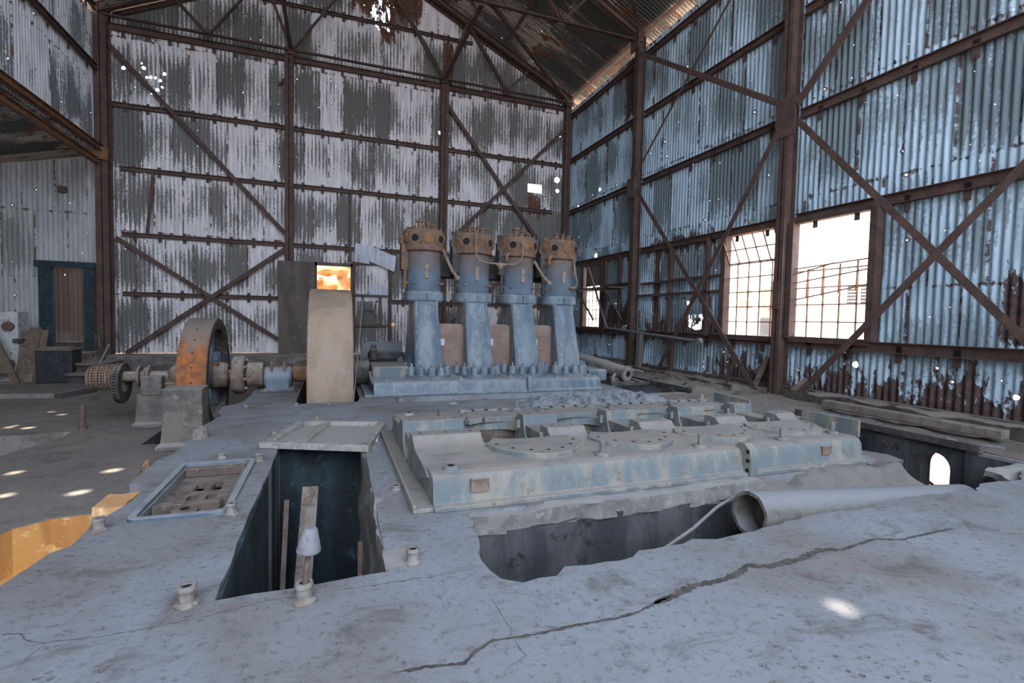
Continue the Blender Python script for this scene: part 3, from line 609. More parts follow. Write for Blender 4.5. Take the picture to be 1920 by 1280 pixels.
truss(6.4, 'rusty roof truss nearest the camera, over the thick column')
def hbrace(a, b, l, w=.07): return tag(MB().angle(a, b, w, .01, (0, 0, 1)).build('roof_brace', RS), l, 'brace', 'level braces under the roof')
hbrace((3.12, 10.75, 8.12), (3.12, 14.7, 8.16), 'heavy rusty roof brace running from the column behind the first cylinder towards the camera', .10)
hbrace((3.2, 10.75, 8.14), (7.2, 14.75, 8.12), 'pale diagonal roof brace ending in the far right corner')
hbrace((-1.02, 10.75, 8.12), (-1.02, 14.7, 8.16), 'orange-lit roof brace above the second back column', .08)
hbrace((-1.1, 10.75, 8.14), (-5.1, 14.7, 8.18), 'rusty roof brace reaching the left corner column')
hbrace((7.15, 10.7, 8.2), (3.2, 6.5, 8.14), 'rusty diagonal roof brace from the right wall column towards the camera')
for k, (x, s) in enumerate(((4.9, 'lower'), (2.6, 'upper'))):
    z = roofz(x)-.03
    tag(MB().angle((x, 1, z), (x, 14.9, z), .10, .012, (0, 0, 1)).build('purlin', RS), 'rusty purlin under the right roof slope, the %s one' % s, 'purlin', 'purlins')
for k, (x, s) in enumerate(((-2.8, 'lower'), (-.4, 'upper'))):
    z = roofz(x)-.03
    tag(MB().angle((x, 1, z), (x, 14.9, z), .10, .012, (0, 0, 1)).build('purlin', RS), 'rusty purlin under the left roof slope, the %s one' % s, 'purlin', 'purlins')
tag(MB().angle((7.2, 1, 8.2), (7.2, 14.9, 8.2), .12, .014, (0, 0, 1)).build('eaves_beam', RS), 'dark eaves beam along the top of the right wall', 'beam')
MBv = MB().prism([(7.05, roofz(7.05)-.16), (7.05, roofz(7.05)-.05), (RIDGE, roofz(RIDGE)-.05), (RIDGE, roofz(RIDGE)-.16)], 14.86, 14.94, ax='y')
tag(MBv.build('gable_rafter', RS), 'rusty sloping rafter along the top of the gable, right side', 'beam')
MBv = MB().prism([(-4.95, roofz(-4.95)-.16), (-4.95, roofz(-4.95)-.05), (RIDGE, roofz(RIDGE)-.05), (RIDGE, roofz(RIDGE)-.16)], 14.86, 14.94, ax='y')
tag(MBv.build('gable_rafter', RS), 'rusty sloping rafter along the top of the gable, left side', 'beam')
girt((-1.9, yg, 9.45), (4.0, yg, 9.45), 'rusty horizontal girt high in the gable', 'back', w=.07)

def gy(u, v, y):                                       # measured image point -> point on the upright plane at depth y
    d = [CR[i][0]*(u-960) + CR[i][1]*(v-640) + CR[i][2]*FPX for i in range(3)]
    t = y/d[1]; return (d[0]*t, y, 1.2+d[2]*t)
def gxp(u, v, x):                                      # ... on the upright plane at x
    d = [CR[i][0]*(u-960) + CR[i][1]*(v-640) + CR[i][2]*FPX for i in range(3)]
    t = x/d[0]; return (x, d[1]*t, 1.2+d[2]*t)
def rough(mb_fn, nx, ny): pass
# ============================================================ ENGINE BEDS
CX = [1.5, 2.37, 3.22, 4.03]
SAD = [(.58, 1.12), (1.69, 2.04), (2.58, 2.94), (3.44, 3.79), (4.20, 4.44)]
def bed_casting(yc, parent, mat, pads=True):
    mb = MB(); Y = lambda v: yc+v
    wells = []
    for a, b in zip(SAD, SAD[1:]):
        xa, xb = a[1]-.02, b[0]+.02; xm = (xa+xb)/2; hx = (xb-xa)/2
        wells.append([(xm + hx*math.copysign(abs(math.cos(t))**.45, math.cos(t)), Y(.45*math.copysign(abs(math.sin(t))**.6, math.sin(t)))) for t in [2*PI*k/24 for k in range(24)]])
    mb.prism([(.6, Y(-1.0)), (4.42, Y(-1.0)), (4.42, Y(1.0)), (.6, Y(1.0))], .12, .212, wells)
    for s in (-1, 1):                                  # long side rails with rounded shoulder and foot flange
        pf = [(-1.125, 0), (-1.125, .03), (-1.085, .04), (-1.065, .10), (-1.055, .165), (-1.03, .20), (-.99, .2125), (-.9, .2125), (-.9, .0)]
        mb.prism([(Y(s*-p[0]*-1), p[1]) for p in pf], .6, 4.42, ax='x')
    mb.prism([(Y(-1.1), 0), (Y(1.1), 0), (Y(1.1), .03), (Y(-1.1), .03)], .47, .62, ax='x')        # tray at the left end
    mb.box(.47, .495, Y(-1.1), Y(1.1), .03, .055)
    mb.prism([(Y(-1.03), .0), (Y(-.24), .0), (Y(-.24), .2), (Y(-1.0), .212)], .598, .66, ax='x'); mb.prism([(Y(1.03), .0), (Y(.24), .0), (Y(.24), .2), (Y(1.0), .212)], .598, .66, ax='x')
    mb.prism([(Y(-1.03), -.03), (Y(-.24), -.03), (Y(-.24), .2), (Y(-1.0), .212)], 4.36, 4.425, ax='x'); mb.prism([(Y(1.03), -.03), (Y(.24), -.03), (Y(.24), .2), (Y(1.0), .212)], 4.36, 4.425, ax='x')
    for a, b in zip(SAD, SAD[1:]):                     # inner walls of the crank wells
        for s in (-1, 1): MB().box(a[1]-.03, b[0]+.03, Y(s*.46), Y(s*.50), -.9, .125).build('crank_well_wall', 'tray_rust', parent)
    o = mb.build('bed_casting', mat, parent, bevel=.006)
    for i, (a, b) in enumerate(SAD):
        R0 = .2; arc = [(Y(R0*math.cos(t)), .30-R0*math.sin(t)*1.35) for t in [PI*k/12 for k in range(13)]]
        pf = [(Y(-.98), .18), (Y(-.8), .214), (Y(-.62), .218), (Y(-.46), .232), (Y(-.38), .262), (Y(-.345), .30)] 
        pr = [(2*yc-y_, z) for y_, z in pf][::-1]
        poly = pf + arc[::-1] + pr + [(Y(.6), .05), (Y(.5), -.5), (Y(-.5), -.5), (Y(-.6), .05)]
        mb = MB().prism(poly[::-1], a, b, ax='x')
        so = mb.build('bearing_saddle', mat, parent, bevel=.006)
        hb_ = MB()
        for s in (-1, 1):
            for xx in ([a+.07, (a+b)/2, b-.07] if i == 0 else [a+.08, b-.08]): MB().lathe([(.013, .0), (.013, .0012)], (xx, Y(s*.27), .2998), 'z', 10).build('bolt_hole', 'black_hole', so)
            if i: MB().lathe([(.02, 0), (.02, .07), (.008, .078)], (a-.018, Y(s*.27), .17), 'z', 10).build('lug', mat, so)
    if pads:
        for ci, cx in enumerate(CX):
            for s in (-1, 1):
                N = 18; t0, t1 = .12*PI, .88*PI
                def rim(hx, hy): return [(cx-.0 + hx*math.cos(t0+(t1-t0)*k/N), Y(s*(.30+hy*math.sin(t0+(t1-t0)*k/N)))) for k in range(N+1)]
                out_, in_ = rim(.42, .60), rim(.30, .13)
                mb = MB().prism(out_ + in_[::-1], .20, .25); po = mb.build('cylinder_pad', mat, parent, bevel=.005)
                hb_ = MB()
                for k in range(7):
                    t = t0 + (t1-t0)*(k+.5)/7; MB().lathe([(.016, 0), (.016, .0012)], (cx+.375*math.cos(t), Y(s*(.30+.50*math.sin(t))), .2498), 'z', 10).build('bolt_hole', 'black_hole', po)
                if s == 1:                             # row of broken casting lugs along the rear pads
                    lg = MB()
                    for k in range(4): lg.box(cx-.28+k*.145, cx-.18+k*.145, Y(.72), Y(.80), .25, .272)
                    lg.build('pad_lug', mat, po, bevel=.004)
    return o
def anchor(parent, x, y, z, mat, h=.075, stud=True):
    a = MB().lathe([(.055, 0), (.052, .010), (.046, .022), (.036, .026)], (x, y, z), 'z', 20).build('anchor_boss', mat, parent)
    if stud: MB().lathe([(.021, .02), (.021, .03+h), (.018, .034+h)], (x, y, z), 'z', 10).build('stud', mat, a)
    else: MB().lathe([(.024, .026), (.024, .0273)], (x, y, z), 'z', 14).build('bolt_hole', 'black_hole', a)

NB = thing('engine_bed', (2.5, 4.07, 0), 'long dusty cast iron engine bed without cylinders in the foreground, open crank wells', 'engine')
bed_casting(4.07, NB, 'machine_dusty')
for (x, y) in ((1.87, 3.14), (2.76, 3.14), (3.62, 3.14), (4.3, 3.2), (1.9, 5.0), (2.8, 5.0), (4.3, 4.9)): anchor(NB, x, y, .21, 'machine_dusty')
anchor(NB, .74, 3.13, .21, 'machine_dusty', stud=False); anchor(NB, .74, 5.0, .21, 'machine_dusty', stud=False)
# bolted coupling rib across the front, end plates
cf = MB().prism([(4.07-1.15, .0), (4.07-1.155, .15), (4.07-1.13, .22), (4.07-1.08, .262), (4.07-1.0, .25), (4.07-1.0, .0)][::-1], 3.06, 3.13, ax='x').build('coupling_rib', 'machine_dusty', NB, bevel=.008)
hb_ = MB()
for zz in (.055, .13, .20): hb_.lathe([(.016, -.004), (.016, 0)], (3.06, 4.07-1.118, zz), 'x', 12)
hb_.build('bolt_hole', 'black_hole', cf)
MB().prism([(3.06, .20), (3.64, .20), (3.64, .33), (3.60, .345), (3.08, .355), (3.06, .35)], 4.44, 4.465, ax='x').build('end_plate', 'machine_dusty', NB, bevel=.004)
MB().prism([(4.28, .20), (4.85, .20), (4.85, .35), (4.30, .33)], 4.44, 4.465, ax='x').build('end_plate', 'machine_dusty', NB, bevel=.004)
MB().tube([(2.3, 4.5, -.3), (2.32, 4.35, .02), (2.38, 4.3, .10), (2.45, 4.3, .08), (2.47, 4.4, -.2)], .018, 8).build('cable', 'dark_iron', NB)
for q in ((.84, .96, .09, .175), (3.92, 4.02, .1, .17)): MB().box(q[0], q[1], 2.99, 3.02, q[2], q[3]).build('bare_patch', 'shaft_rust', NB, smooth=0)
for x, hh in ((.93, .05), (1.2, .06), (1.37, .05)): MB().lathe([(.01, 0), (.01, hh)], (x, 4.47, .295 if x < 1.1 else .21), 'z', 8).build('stud', 'rust_steel', NB)

# grout and masonry the bed stands on
def rock_block(name, x0, x1, y0, y1, z0, z1, mat, amp=.03, step=.05, seed=0, lab=None, cat=None, kind=None, slope=0):
    nx, ny, nz = (max(2, int((b-a)/step)) for a, b in ((x0, x1), (y0, y1), (z0, z1))); mb = MB()
    def P(x, y, z):
        n = noise.turbulence_vector(Vector((x+seed, y, z))*3.5, 3, False)-Vector((.5, .5, .5)); q = Vector((x, y, z)) + n*amp*1.2
        return (q.x, q.y, q.z - slope*(max(0, (y0+(y1-y0)*.7)-y)))
    mb.grid(lambda u, v: P(x0+(x1-x0)*u, y0+(y1-y0)*v, z1), nx, ny)
    mb.grid(lambda u, v: P(x0+(x1-x0)*u, y0, z0+(z1-z0)*v), nx, nz)
    mb.grid(lambda u, v: P(x1, y0+(y1-y0)*u, z0+(z1-z0)*v), ny, nz)
    mb.grid(lambda u, v: P(x0, y1-(y1-y0)*u, z0+(z1-z0)*v), ny, nz)
    o = mb.build(name, mat, smooth=50)
    if lab: tag(o, lab, cat, kind=kind)
    else: struct(o)
    return o
rock_block('wall_foundation', .80, 3.12, 2.85, 3.0, -.10, .010, 'grout', .022, .035, 1)
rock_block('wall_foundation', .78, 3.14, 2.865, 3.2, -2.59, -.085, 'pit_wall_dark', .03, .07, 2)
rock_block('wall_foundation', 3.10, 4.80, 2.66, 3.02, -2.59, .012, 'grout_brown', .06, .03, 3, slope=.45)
struct(MB().box(5.835, 5.858, 2.45, 2.98, -2.59, -.02).box(5.835, 5.858, 3.49, 4.74, -2.59, -.02).box(4.76, 5.85, 4.73, 4.76, -2.59, -.02).box(4.70, 4.775, 3.0, 4.86, -2.59, -.02).build('wall_pit_lining', 'pit_wall_dark', loc=(0, 0, 0)))  # dark boxes over the pit sides, toned to deepen the shade
rock_block('trim_2', .285, .40, 2.38, 4.93, -2.59, .008, 'grout', .035, .04, 4)
rock_block('wall_foundation', 4.43, 4.86, 2.93, 4.86, -.30, .012, 'grout_brown', .03, .04, 8)
# ============================================================ THE STANDING ENGINE
YC = 8.6
EN = thing('diesel_engine', (2.5, YC, 0), 'tall four-cylinder diesel engine, blue-grey frames with rust-brown cylinder heads', 'engine')
bed_casting(YC, EN, 'machine_paint', False)
for x in (.80, 1.95, 2.80, 3.64, 4.36): anchor(EN, x, YC-.93, .21, 'machine_paint', .03)
MB().prism([(YC-1.15, 0), (YC-1.155, .15), (YC-1.12, .25), (YC-1.05, .26), (YC-1.0, .0)][::-1], 3.03, 3.10, ax='x').build('coupling_rib', 'machine_paint', EN, bevel=.008)
def leg_section(w, d, ridge=.035):                     # plan of one leg, front face ridged
    return [(-w, d), (-w, .03), (-w+.05, 0), (0, -ridge), (w-.05, 0), (w, .03), (w, d)]
def frame_mesh(cx):
    mb = MB()
    for s in (-1, 1):
        rings = []
        for (z, yf, d, w) in ((.26, -.66, .25, .232), (.45, -.62, .24, .222), (.9, -.49, .24, .212), (1.2, -.39, .26, .206), (1.46, -.31, .30, .204)):
            rings.append([(cx+px_, YC-s*(yf+py_), z) for px_, py_ in leg_section(w, d)])
        n = len(rings[0]); base = len(mb.v)
        for r in rings: mb.v += r
        for i in range(len(rings)-1):
            for k in range(n):
                k2 = (k+1) % n; q = (base+i*n+k, base+i*n+k2, base+(i+1)*n+k2, base+(i+1)*n+k); mb.f.append(q if s == 1 else q[::-1])
        mb.f.append(tuple(base+k for k in reversed(range(n)))); mb.f.append(tuple(base+(len(rings)-1)*n+k for k in range(n)))
    for sx in (-1, 1):                                 # side webs and crosshead guide boss
        mb.prism([(YC-.45, .9), (YC-.32, 1.47), (YC+.32, 1.47), (YC+.45, .9), (YC+.25, 1.02), (YC-.25, 1.02)], cx+sx*.17-.02, cx+sx*.17+.02, ax='x')
        mb.lathe([(.0, -.02), (.075, -.02), (.085, 0), (.085, .05)], (cx+sx*.19-(.05 if sx > 0 else 0), YC-.12, 1.06), 'x', 18)
    mb.box(cx-.2, cx-.12, YC-.2, YC-.1, .25, 1.05)
    return mb
def head_port(parent, cx, ang, z, r, hole, mat='rust_orange', R_=.345):
    d = Vector((math.sin(ang), -math.cos(ang), 0)); c = Vector((cx, YC, z)) + d*R_
    def ring(prof, nm, mt, par):
        mb = MB(); base = 0; seg = 20; a = Vector((d.y*-1, d.x, 0)); b = Vector((0, 0, 1))
        for rr, h in prof:
            for k in range(seg):
                t_ = 2*PI*k/seg; mb.v.append(tuple(c + d*h + (a*math.cos(t_)+b*math.sin(t_))*rr))
        for i in range(len(prof)-1):
            for k in range(seg): k2 = (k+1) % seg; mb.f.append((i*seg+k, i*seg+k2, (i+1)*seg+k2, (i+1)*seg+k))
        mb.f.append(tuple((len(prof)-1)*seg+k for k in range(seg)))
        return mb.build(nm, mt, par)
    if hole:
        p = ring([(r, -.05), (r, .008), (r*.9, .016), (r*.72, .016), (r*.68, .026), (r*.46, .026), (r*.42, .0), (r*.40, -.03)], 'port_ring', mat, parent)
        ring([(r*.5, .018), (r*.5, .0268)], 'port_hole', 'black_hole', p)
    else:
        ring([(r, -.05), (r, .01), (r*.85, .02), (r*.7, .014), (r*.3, .022)], 'blank_cover', mat, parent)
frame0 = None
for i, cx in enumerate(CX):
    fr = frame_mesh(cx).build('cylinder_frame', 'machine_paint', EN, bevel=.008)
    fr_s = MB().prism([(cx-.004, YC-.74), (cx+.004, YC-.74), (cx+.004, YC-.7), (cx-.004, YC-.7)], 0.26, .27)
    # foot flanges with bosses and studs
    for s in (-1, 1):
        N = 16
        arc = [(cx+.42*math.cos(PI*k/N), YC+s*(.28+.63*math.sin(PI*k/N))) for k in range(N+1)]
        poly = arc + [(cx-.42, YC+s*.12), (cx+.42, YC+s*.12)]
        ff = MB().prism(poly, .205, .25).prism([(cx+(p[0]-cx)*.96, YC+(p[1]-YC)*.97) for p in poly], .25, .27).build('foot_flange', 'machine_paint', EN, bevel=.006)
        for k in range(7):
            t = PI*(k+.5)/7; bx, by = cx+.36*math.cos(t), YC+s*(.28+.56*math.sin(t))
            b_ = MB().lathe([(.072, .26), (.064, .33), (.055, .385), (.048, .392)], (bx, by, 0), 'z', 14).lathe([(.021, .39), (.021, .445), (.016, .452)], (bx, by, 0), 'z', 8)
            b_.build('stud_boss', 'machine_paint', ff)
    col_ = []
    hxr = .345
    octo = [(cx+hxr*math.copysign(abs(math.cos(t))**.72, math.cos(t)), YC+hxr*math.copysign(abs(math.sin(t))**.72, math.sin(t))) for t in [2*PI*k/36 for k in range(36)]]
    cl = MB().prism(octo, 1.475, 1.605).prism([(cx+(p[0]-cx)*.93, YC+(p[1]-YC)*.93) for p in octo], 1.45, 1.63).build('collar', 'machine_paint', EN, bevel=.014)
    MB().box(cx-.004, cx+.004, YC-.352, YC-.34, 1.48, 1.6).build('seam', 'black_hole', cl, smooth=0)
    br = MB().lathe([(.285, 1.62), (.30, 1.64), (.295, 1.70), (.295, 2.18), (.305, 2.30)], (cx, YC, 0), 'z', 40).build('cylinder_barrel', None or 'barrel', EN)
    pl = MB().box(cx-.035, cx+.035, YC-.318, YC-.29, 1.985, 2.08).box(cx-.035, cx+.035, YC-.318, YC-.29, 1.84, 1.935).box(cx-.03, cx+.03, YC-.305, YC-.29, 1.9, 2.03)
    pl.build('inspection_plate', 'panel_brown', br, bevel=.01)
    for a_ in (-38, 38, 75, -75, -100, 100):
        a_ = math.radians(a_); d = Vector((math.sin(a_), -math.cos(a_), 0)); p = Vector((cx, YC, 1.765)) + d*.28
        MB().tube([p, p+d*.05], [.026, .022], 8).tube([p+d*.03, p+d*.08], .008, 6).build('plug', 'shaft_rust', br)
    hd = MB().lathe([(.30, 2.285), (.345, 2.31), (.352, 2.33), (.345, 2.355), (.35, 2.38), (.348, 2.62), (.33, 2.655), (.26, 2.665), (.02, 2.67)], (cx, YC, 0), 'z', 44).build('cylinder_head', 'head_rust' , EN)
    for a_, hole in ((-33, 1), (4, 0), (40, 1), (76, 0), (112, 1), (148, 0), (-70, 0), (-107, 1), (-145, 0), (180, 1)):
        head_port(hd, cx, math.radians(a_), 2.50, .122 if hole else .088, hole, 'head_rust' if hole else 'rust_orange')
    R_ = random.Random(i)
    for k in range(11):
        a_ = 2*PI*k/11; MB().lathe([(.03, 0), (.03, .025), (.018, .03), (.018, .055)], (cx+.30*math.cos(a_), YC+.30*math.sin(a_), 2.655), 'z', 6).build('head_nut', 'head_rust', hd)
    for (dx, dy, r, h) in ((-.09, -.13, .036, .14), (.06, -.1, .028, .12), (.14, -.15, .045, .09), (-.03, .05, .05, .1), (-.2, .02, .035, .06), (.18, .08, .03, .08)):
        h *= R_.uniform(1.1, 1.5); r *= 1.3
        MB().lathe([(r*1.2, 0), (r, .03), (r, h*.6), (r*1.35, h*.65), (r*1.1, h*.8), (r*.45, h*.85), (r*.4, h)], (cx+dx, YC+dy, 2.655), 'z', 14).build('valve_cap', 'head_rust', hd)
    # valve gear box on the left flank and an elbow
    sd = MB().box(cx-.39, cx-.28, YC-.12, YC+.12, 1.98, 2.42).box(cx-.405, cx-.31, YC-.06, YC+.06, 2.42, 2.55).tube([(cx-.33, YC-.1, 1.66), (cx-.33, YC-.1, 2.0)], .03, 8)
    for zz in (1.68, 1.76): sd.tube([(cx-.40, YC-.08, zz), (cx-.28, YC-.08, zz)], .009, 6)
    sd.build('valve_housing', 'head_rust' if i == 0 else 'dark_iron', br, bevel=.012)
    if i: MB().lathe([(.03, 0), (.022, .02), (.03, .14), (.045, .16), (.045, .19), (.02, .2)], (cx-.36, YC-.05, 2.50), 'z', 12).build('oiler', 'dark_iron', hd)
    if i in (2, 3):
        MB().tube([(cx-.30, YC-.30, 2.22), (cx-.33, YC-.36, 2.2), (cx-.33, YC-.36, 2.28), (cx-.27, YC-.3, 2.34)], .03, 8).build('elbow', 'rust_orange', br)
MB().prism([(1.2, YC+.38), (4.3, YC+.38), (4.3, YC+.62), (1.2, YC+.62)], 1.92, 2.28).build('exhaust_manifold', 'dark_iron', EN, bevel=.03)
for i in range(3):                                     # crankcase doors between the frames
    x0, x1 = CX[i]+.14, CX[i+1]-.20; y = YC-.25
    p = [(x0, .25), (x1+.08, .25), (x1+.02, .98), (x1-.02, 1.06), (x1-.08, 1.09), (x0, 1.09)]
    dr = MB().prism(p, y, y+.02, ax='y').build('crankcase_door', 'panel_brown', EN, bevel=.006)
    MB().box(x0, x1+.03, y-.008, y, .885, .9).build('hinge_line', 'panel_brown', dr, smooth=0)
    MB().box(x0+.12, x0+.19, y-.004, y, .72, .83).build('pale_tag', 'pad_white', dr, smooth=0)
    MB().lathe([(.014, -.02), (.014, 0)], (x0+.27, y, .64), 'y', 10).build('door_knob', 'shaft_rust', dr)
# pipework in front of the heads
yp = 8.14
pp = [gy(893, 437, yp), gy(892, 465, yp), gy(893, 478, yp), gy(897, 487, yp), gy(908, 492, yp), gy(938, 495, yp), gy(965, 496, yp), gy(976, 490, yp), gy(980, 478, yp), gy(980, 448, yp)]
pi = MB().tube(pp, .016, 8).build('fuel_pipe', 'shaft_rust', EN)
c_ = gy(938, 496, yp); MB().lathe([(.03, -.07), (.045, -.04), (.045, .0), (.03, .02), (.03, .04)], c_, 'z', 12).lathe([(.03, -.08), (.03, .08)], c_, 'x', 10).build('tee_valve', 'shaft_rust', pi)
for a_, b_, c0 in (((830, 467), (848, 508), (858, 521)), ((1002, 490), (1018, 518), (1029, 530))):
    MB().tube([gy(*a_, 8.3), gy(*b_, 8.22), gy(*c0, 8.2)], .026, 8).lathe([(.038, -.03), (.038, .03)], gy(*c0, 8.2), 'y', 12).build('starting_pipe', 'shaft_rust', EN)
MB().tube([gy(1076, 487, 8.35), gy(1078, 515, 8.3), gy(1082, 530, 8.3), gy(1078, 540, 8.3), gy(1068, 540, 8.3)], .022, 8).build('starting_pipe', 'shaft_rust', EN)
# end casting with box and bolt beside the flywheel
eb = MB().box(.62, 1.2, YC-.55, YC+.3, .21, .40).build('end_bearing', 'machine_dusty', EN, bevel=.03)
MB().box(.66, 1.3, YC+.85, YC+1.1, .42, .53).build('dark_bar', 'dark_iron', EN, bevel=.01)
MB().lathe([(.06, .4), (.07, .44), (.07, .58), (.05, .6), (.05, .66), (.02, .68)], (.74, YC+.8, .0), 'z', 14).build('cap_nut', 'dark_iron', EN)
# far trench ledges
rock_block('trim_3', .86, 4.72, 7.36, 7.5, -.35, -.06, 'rubble', .05, .035, 6)
rock_block('trim_4', .86, 4.72, 7.16, 7.38, -.35, -.13, 'rubble', .06, .035, 7)
def rub(x, y): return .10 + .03*math.sin(x*3)
tag(heap('rubble_mound', 2.3, 5.0, 5.95, 6.95, -.01, lambda x, y: .03+.05*min(1, max(0, (x-2.4)/1.6)), 160, 60, .07, 7.5, 'rubble', 3, .22), 'pale ridge of broken mortar rubble between the two engine beds', 'rubble', kind='stuff')

# ============================================================ WHEELS AND SHAFTS
ZS = .25
fw = thing('flywheel', (0, YC, ZS-1.38), 'huge solid flywheel with plain dusty brown rim, sunk in its pit beside the engine', 'wheel')
RF = 1.36
MB().lathe([(1.2, -.30), (RF-.012, -.305), (RF, -.29), (RF, .29), (RF-.012, .305), (1.2, .30), (1.18, .25), (1.18, -.25), (1.2, -.30)], (0, YC, ZS), 'x', 96, caps=False).build('rim', 'wheel_tread', fw, smooth=30)
MB().lathe([(.22, -.22), (.3, -.2), (1.19, -.06), (1.19, .06), (.3, .2), (.22, .22)], (0, YC, ZS), 'x', 64).build('web', 'dark_iron', fw)
ds = thing('drive_shaft', (-1.2, YC, ZS), 'rusty drive shaft with couplings running from the flywheel to the left rotor', 'shaft')
MB().lathe([(.075, -2.9), (.075, -2.2), (.085, -2.2), (.085, -1.0), (.10, -1.0), (.10, .9)], (0, YC, ZS), 'x', 24).build('shaft', 'shaft_rust', ds)
MB().lathe([(.1, -.56), (.125, -.55), (.135, -.5), (.135, -.34), (.12, -.3)], (0, YC, ZS), 'x', 28).build('coupling', 'rust_orange', ds)
MB().lathe([(.1, .34), (.2, .36), (.2, .60), (.12, .62)], (0, YC, ZS), 'x', 28).build('coupling', 'dark_iron', ds)
cp = MB().lathe([(.14, -1.42), (.275, -1.40), (.29, -1.38), (.29, -1.25), (.27, -1.23), (.15, -1.22), (.19, -1.20), (.19, -.98), (.1, -.96)], (0, YC, ZS), 'x', 36).build('coupling_flange', 'shaft_rust', ds)
for k in range(8):
    a_ = 2*PI*k/8+.2; MB().lathe([(.028, -.05), (.028, 0), (.02, .02)], (-1.21, YC+.235*math.cos(a_), ZS+.235*math.sin(a_)), 'x', 6).build('coupling_bolt', 'shaft_rust', cp)
MB().lathe([(.1, -1.78), (.2, -1.76), (.21, -1.66), (.19, -1.5), (.15, -1.46)], (0, YC, ZS), 'x', 28).build('hub_collar', 'shaft_rust', ds)
MB().lathe([(.09, -2.24), (.12, -2.22), (.155, -2.18), (.17, -2.12), (.155, -2.03), (.12, -2.0)], (0, YC, ZS), 'x', 28).build('hub_collar', 'shaft_rust', ds)
MB().lathe([(.0, -.02), (.045, -.02), (.055, 0), (.055, .05)], (-1.62, YC-.12, ZS+.16), 'y', 14).build('oil_cup', 'rust_orange', ds)
# spoked wheel
sw = thing('spoked_pulley_wheel', (-1.83, YC, ZS-.86), 'spoked wheel with bright orange-rusty rim, half sunk in the lower floor', 'wheel')
WR = .865; xa, xb = -1.94, -1.60
MB().lathe([(WR-.09, xa), (WR-.006, xa-.005), (WR, xa+.01), (WR, xb-.01), (WR-.006, xb+.005), (WR-.05, xb+.01), (WR-.14, xb-.02), (WR-.15, xb-.06), (WR-.06, xb-.08), (WR-.06, xa+.02), (WR-.09, xa)], (0, YC, ZS), 'x', 80, caps=False).build('rim', 'pulley_rust', sw, smooth=30)
MB().lathe([(WR-.16, xb-.05), (WR-.16, xb+.005), (WR-.10, xb+.02), (WR-.012, xb+.012), (WR-.012, xb-.01)], (0, YC, ZS), 'x', 72, caps=False).lathe([(WR-.07, xa+.02), (WR-.155, xb-.02)], (0, YC, ZS), 'x', 72, caps=False).build('rim_flange', 'dark_iron', sw)
MB().lathe([(.12, -1.92), (.22, -1.9), (.22, -1.64), (.12, -1.62)], (0, YC, ZS), 'x', 28).build('hub', 'dark_iron', sw)
for k in range(6):
    a_ = 2*PI*k/6+.32; d = Vector((0, math.cos(a_), math.sin(a_))); c = Vector((-1.74, YC, ZS))
    MB().beam(c+d*.2, c+d*(WR-.1), .17, .10, (1, 0, 0)).build('spoke', 'spoke_blue', sw, bevel=.02)
hm = MB()
for k in range(9):
    a_ = PI*1.0+.25 - k*.24; hm.lathe([(.012, -.001), (.012, .001)], (0, 0, 0), 'z', 6) if False else None
    d = Vector((0, math.cos(a_), math.sin(a_))); p = Vector((-1.77, YC, ZS))+d*(WR+.0005)
    MB().tube([p-d*.004, p+d*.001], .012, 8).build('rim_hole', 'black_hole', sw)
# rotor: slotted disc, brush-wrapped drum
rt = thing('rotor', (-2.9, YC, -.15), 'dark slotted disc with mesh-wrapped drum at the left end of the shaft', 'rotor')
dm = MB(); dm.lathe([(.13, -2.85), (.2, -2.86), (.28, -2.86), (.29, -2.85), (.29, -2.79), (.28, -2.78), (.2, -2.78), (.13, -2.79), (.13, -2.85)], (0, YC, ZS-.09), 'x', 56, caps=False)
dsk = dm.build('slotted_disc', 'dark_iron', rt)
sl = MB()
for k in range(44):
    a_ = 2*PI*k/44; d = Vector((0, math.cos(a_), math.sin(a_))); c = Vector((-2.82, YC, ZS-.09))
    MB().beam(c+d*.28, c+d*.2912, .018, .042, (1, 0, 0)).build('slot', 'black_hole', dsk, smooth=0)
for k in range(4):
    a_ = 2*PI*k/4+.5; d = Vector((0, math.cos(a_), math.sin(a_))); c = Vector((-2.82, YC, ZS)); MB().beam(c+d*.06, c+d*.2, .05, .04, (1, 0, 0)).build('spider_arm', 'shaft_rust', rt)
def drum(u, v):
    a_ = 2*PI*v; r = .17*(1+.03*math.sin(18*a_)) + .012*math.sin(u*38); r *= .8 if u < .08 else 1
    return (-3.2+.33*u, YC+r*math.cos(a_), ZS+r*math.sin(a_))
MB().grid(drum, 40, 72).lathe([(.02, -3.19), (.12, -3.2), (.14, -3.18)], (0, YC, ZS), 'x', 24).build('drum', 'brush_mesh', rt)
gr = MB()
for k in range(9):
    x = -3.15+.035*k; gr.lathe([(.178, -.004), (.187, 0), (.178, .004)], (x, YC, ZS), 'x', 36, caps=False)
for k in range(30):
    a_ = 2*PI*k/30; gr.beam((-3.17, YC+0.182*math.cos(a_), ZS+0.182*math.sin(a_)), (-2.88, YC+0.182*math.cos(a_), ZS+0.182*math.sin(a_)), .007, .007)
gr.build('wire_mesh', 'dark_iron', rt)
rg = MB()
for x, r in ((-2.62, .15), (-2.55, .12), (-2.5, .155)): rg.lathe([(.1, x), (r, x+.005), (r+.01, x+.02), (r, x+.035), (.1, x+.04)], (0, YC, ZS), 'x', 32)
rg.build('slip_ring', 'shaft_rust', rt)
bb = thing('bearing_block', (-2.4, YC, 0), 'tan bearing bracket carrying the shaft above the farther concrete pier', 'bearing')
MB().box(-2.5, -2.12, YC-.16, YC+.16, .02, .17).lathe([(.13, -2.48), (.13, -2.14)], (0, YC, ZS-.06), 'x', 20).build('bracket_body', 'shaft_rust', bb, bevel=.03)
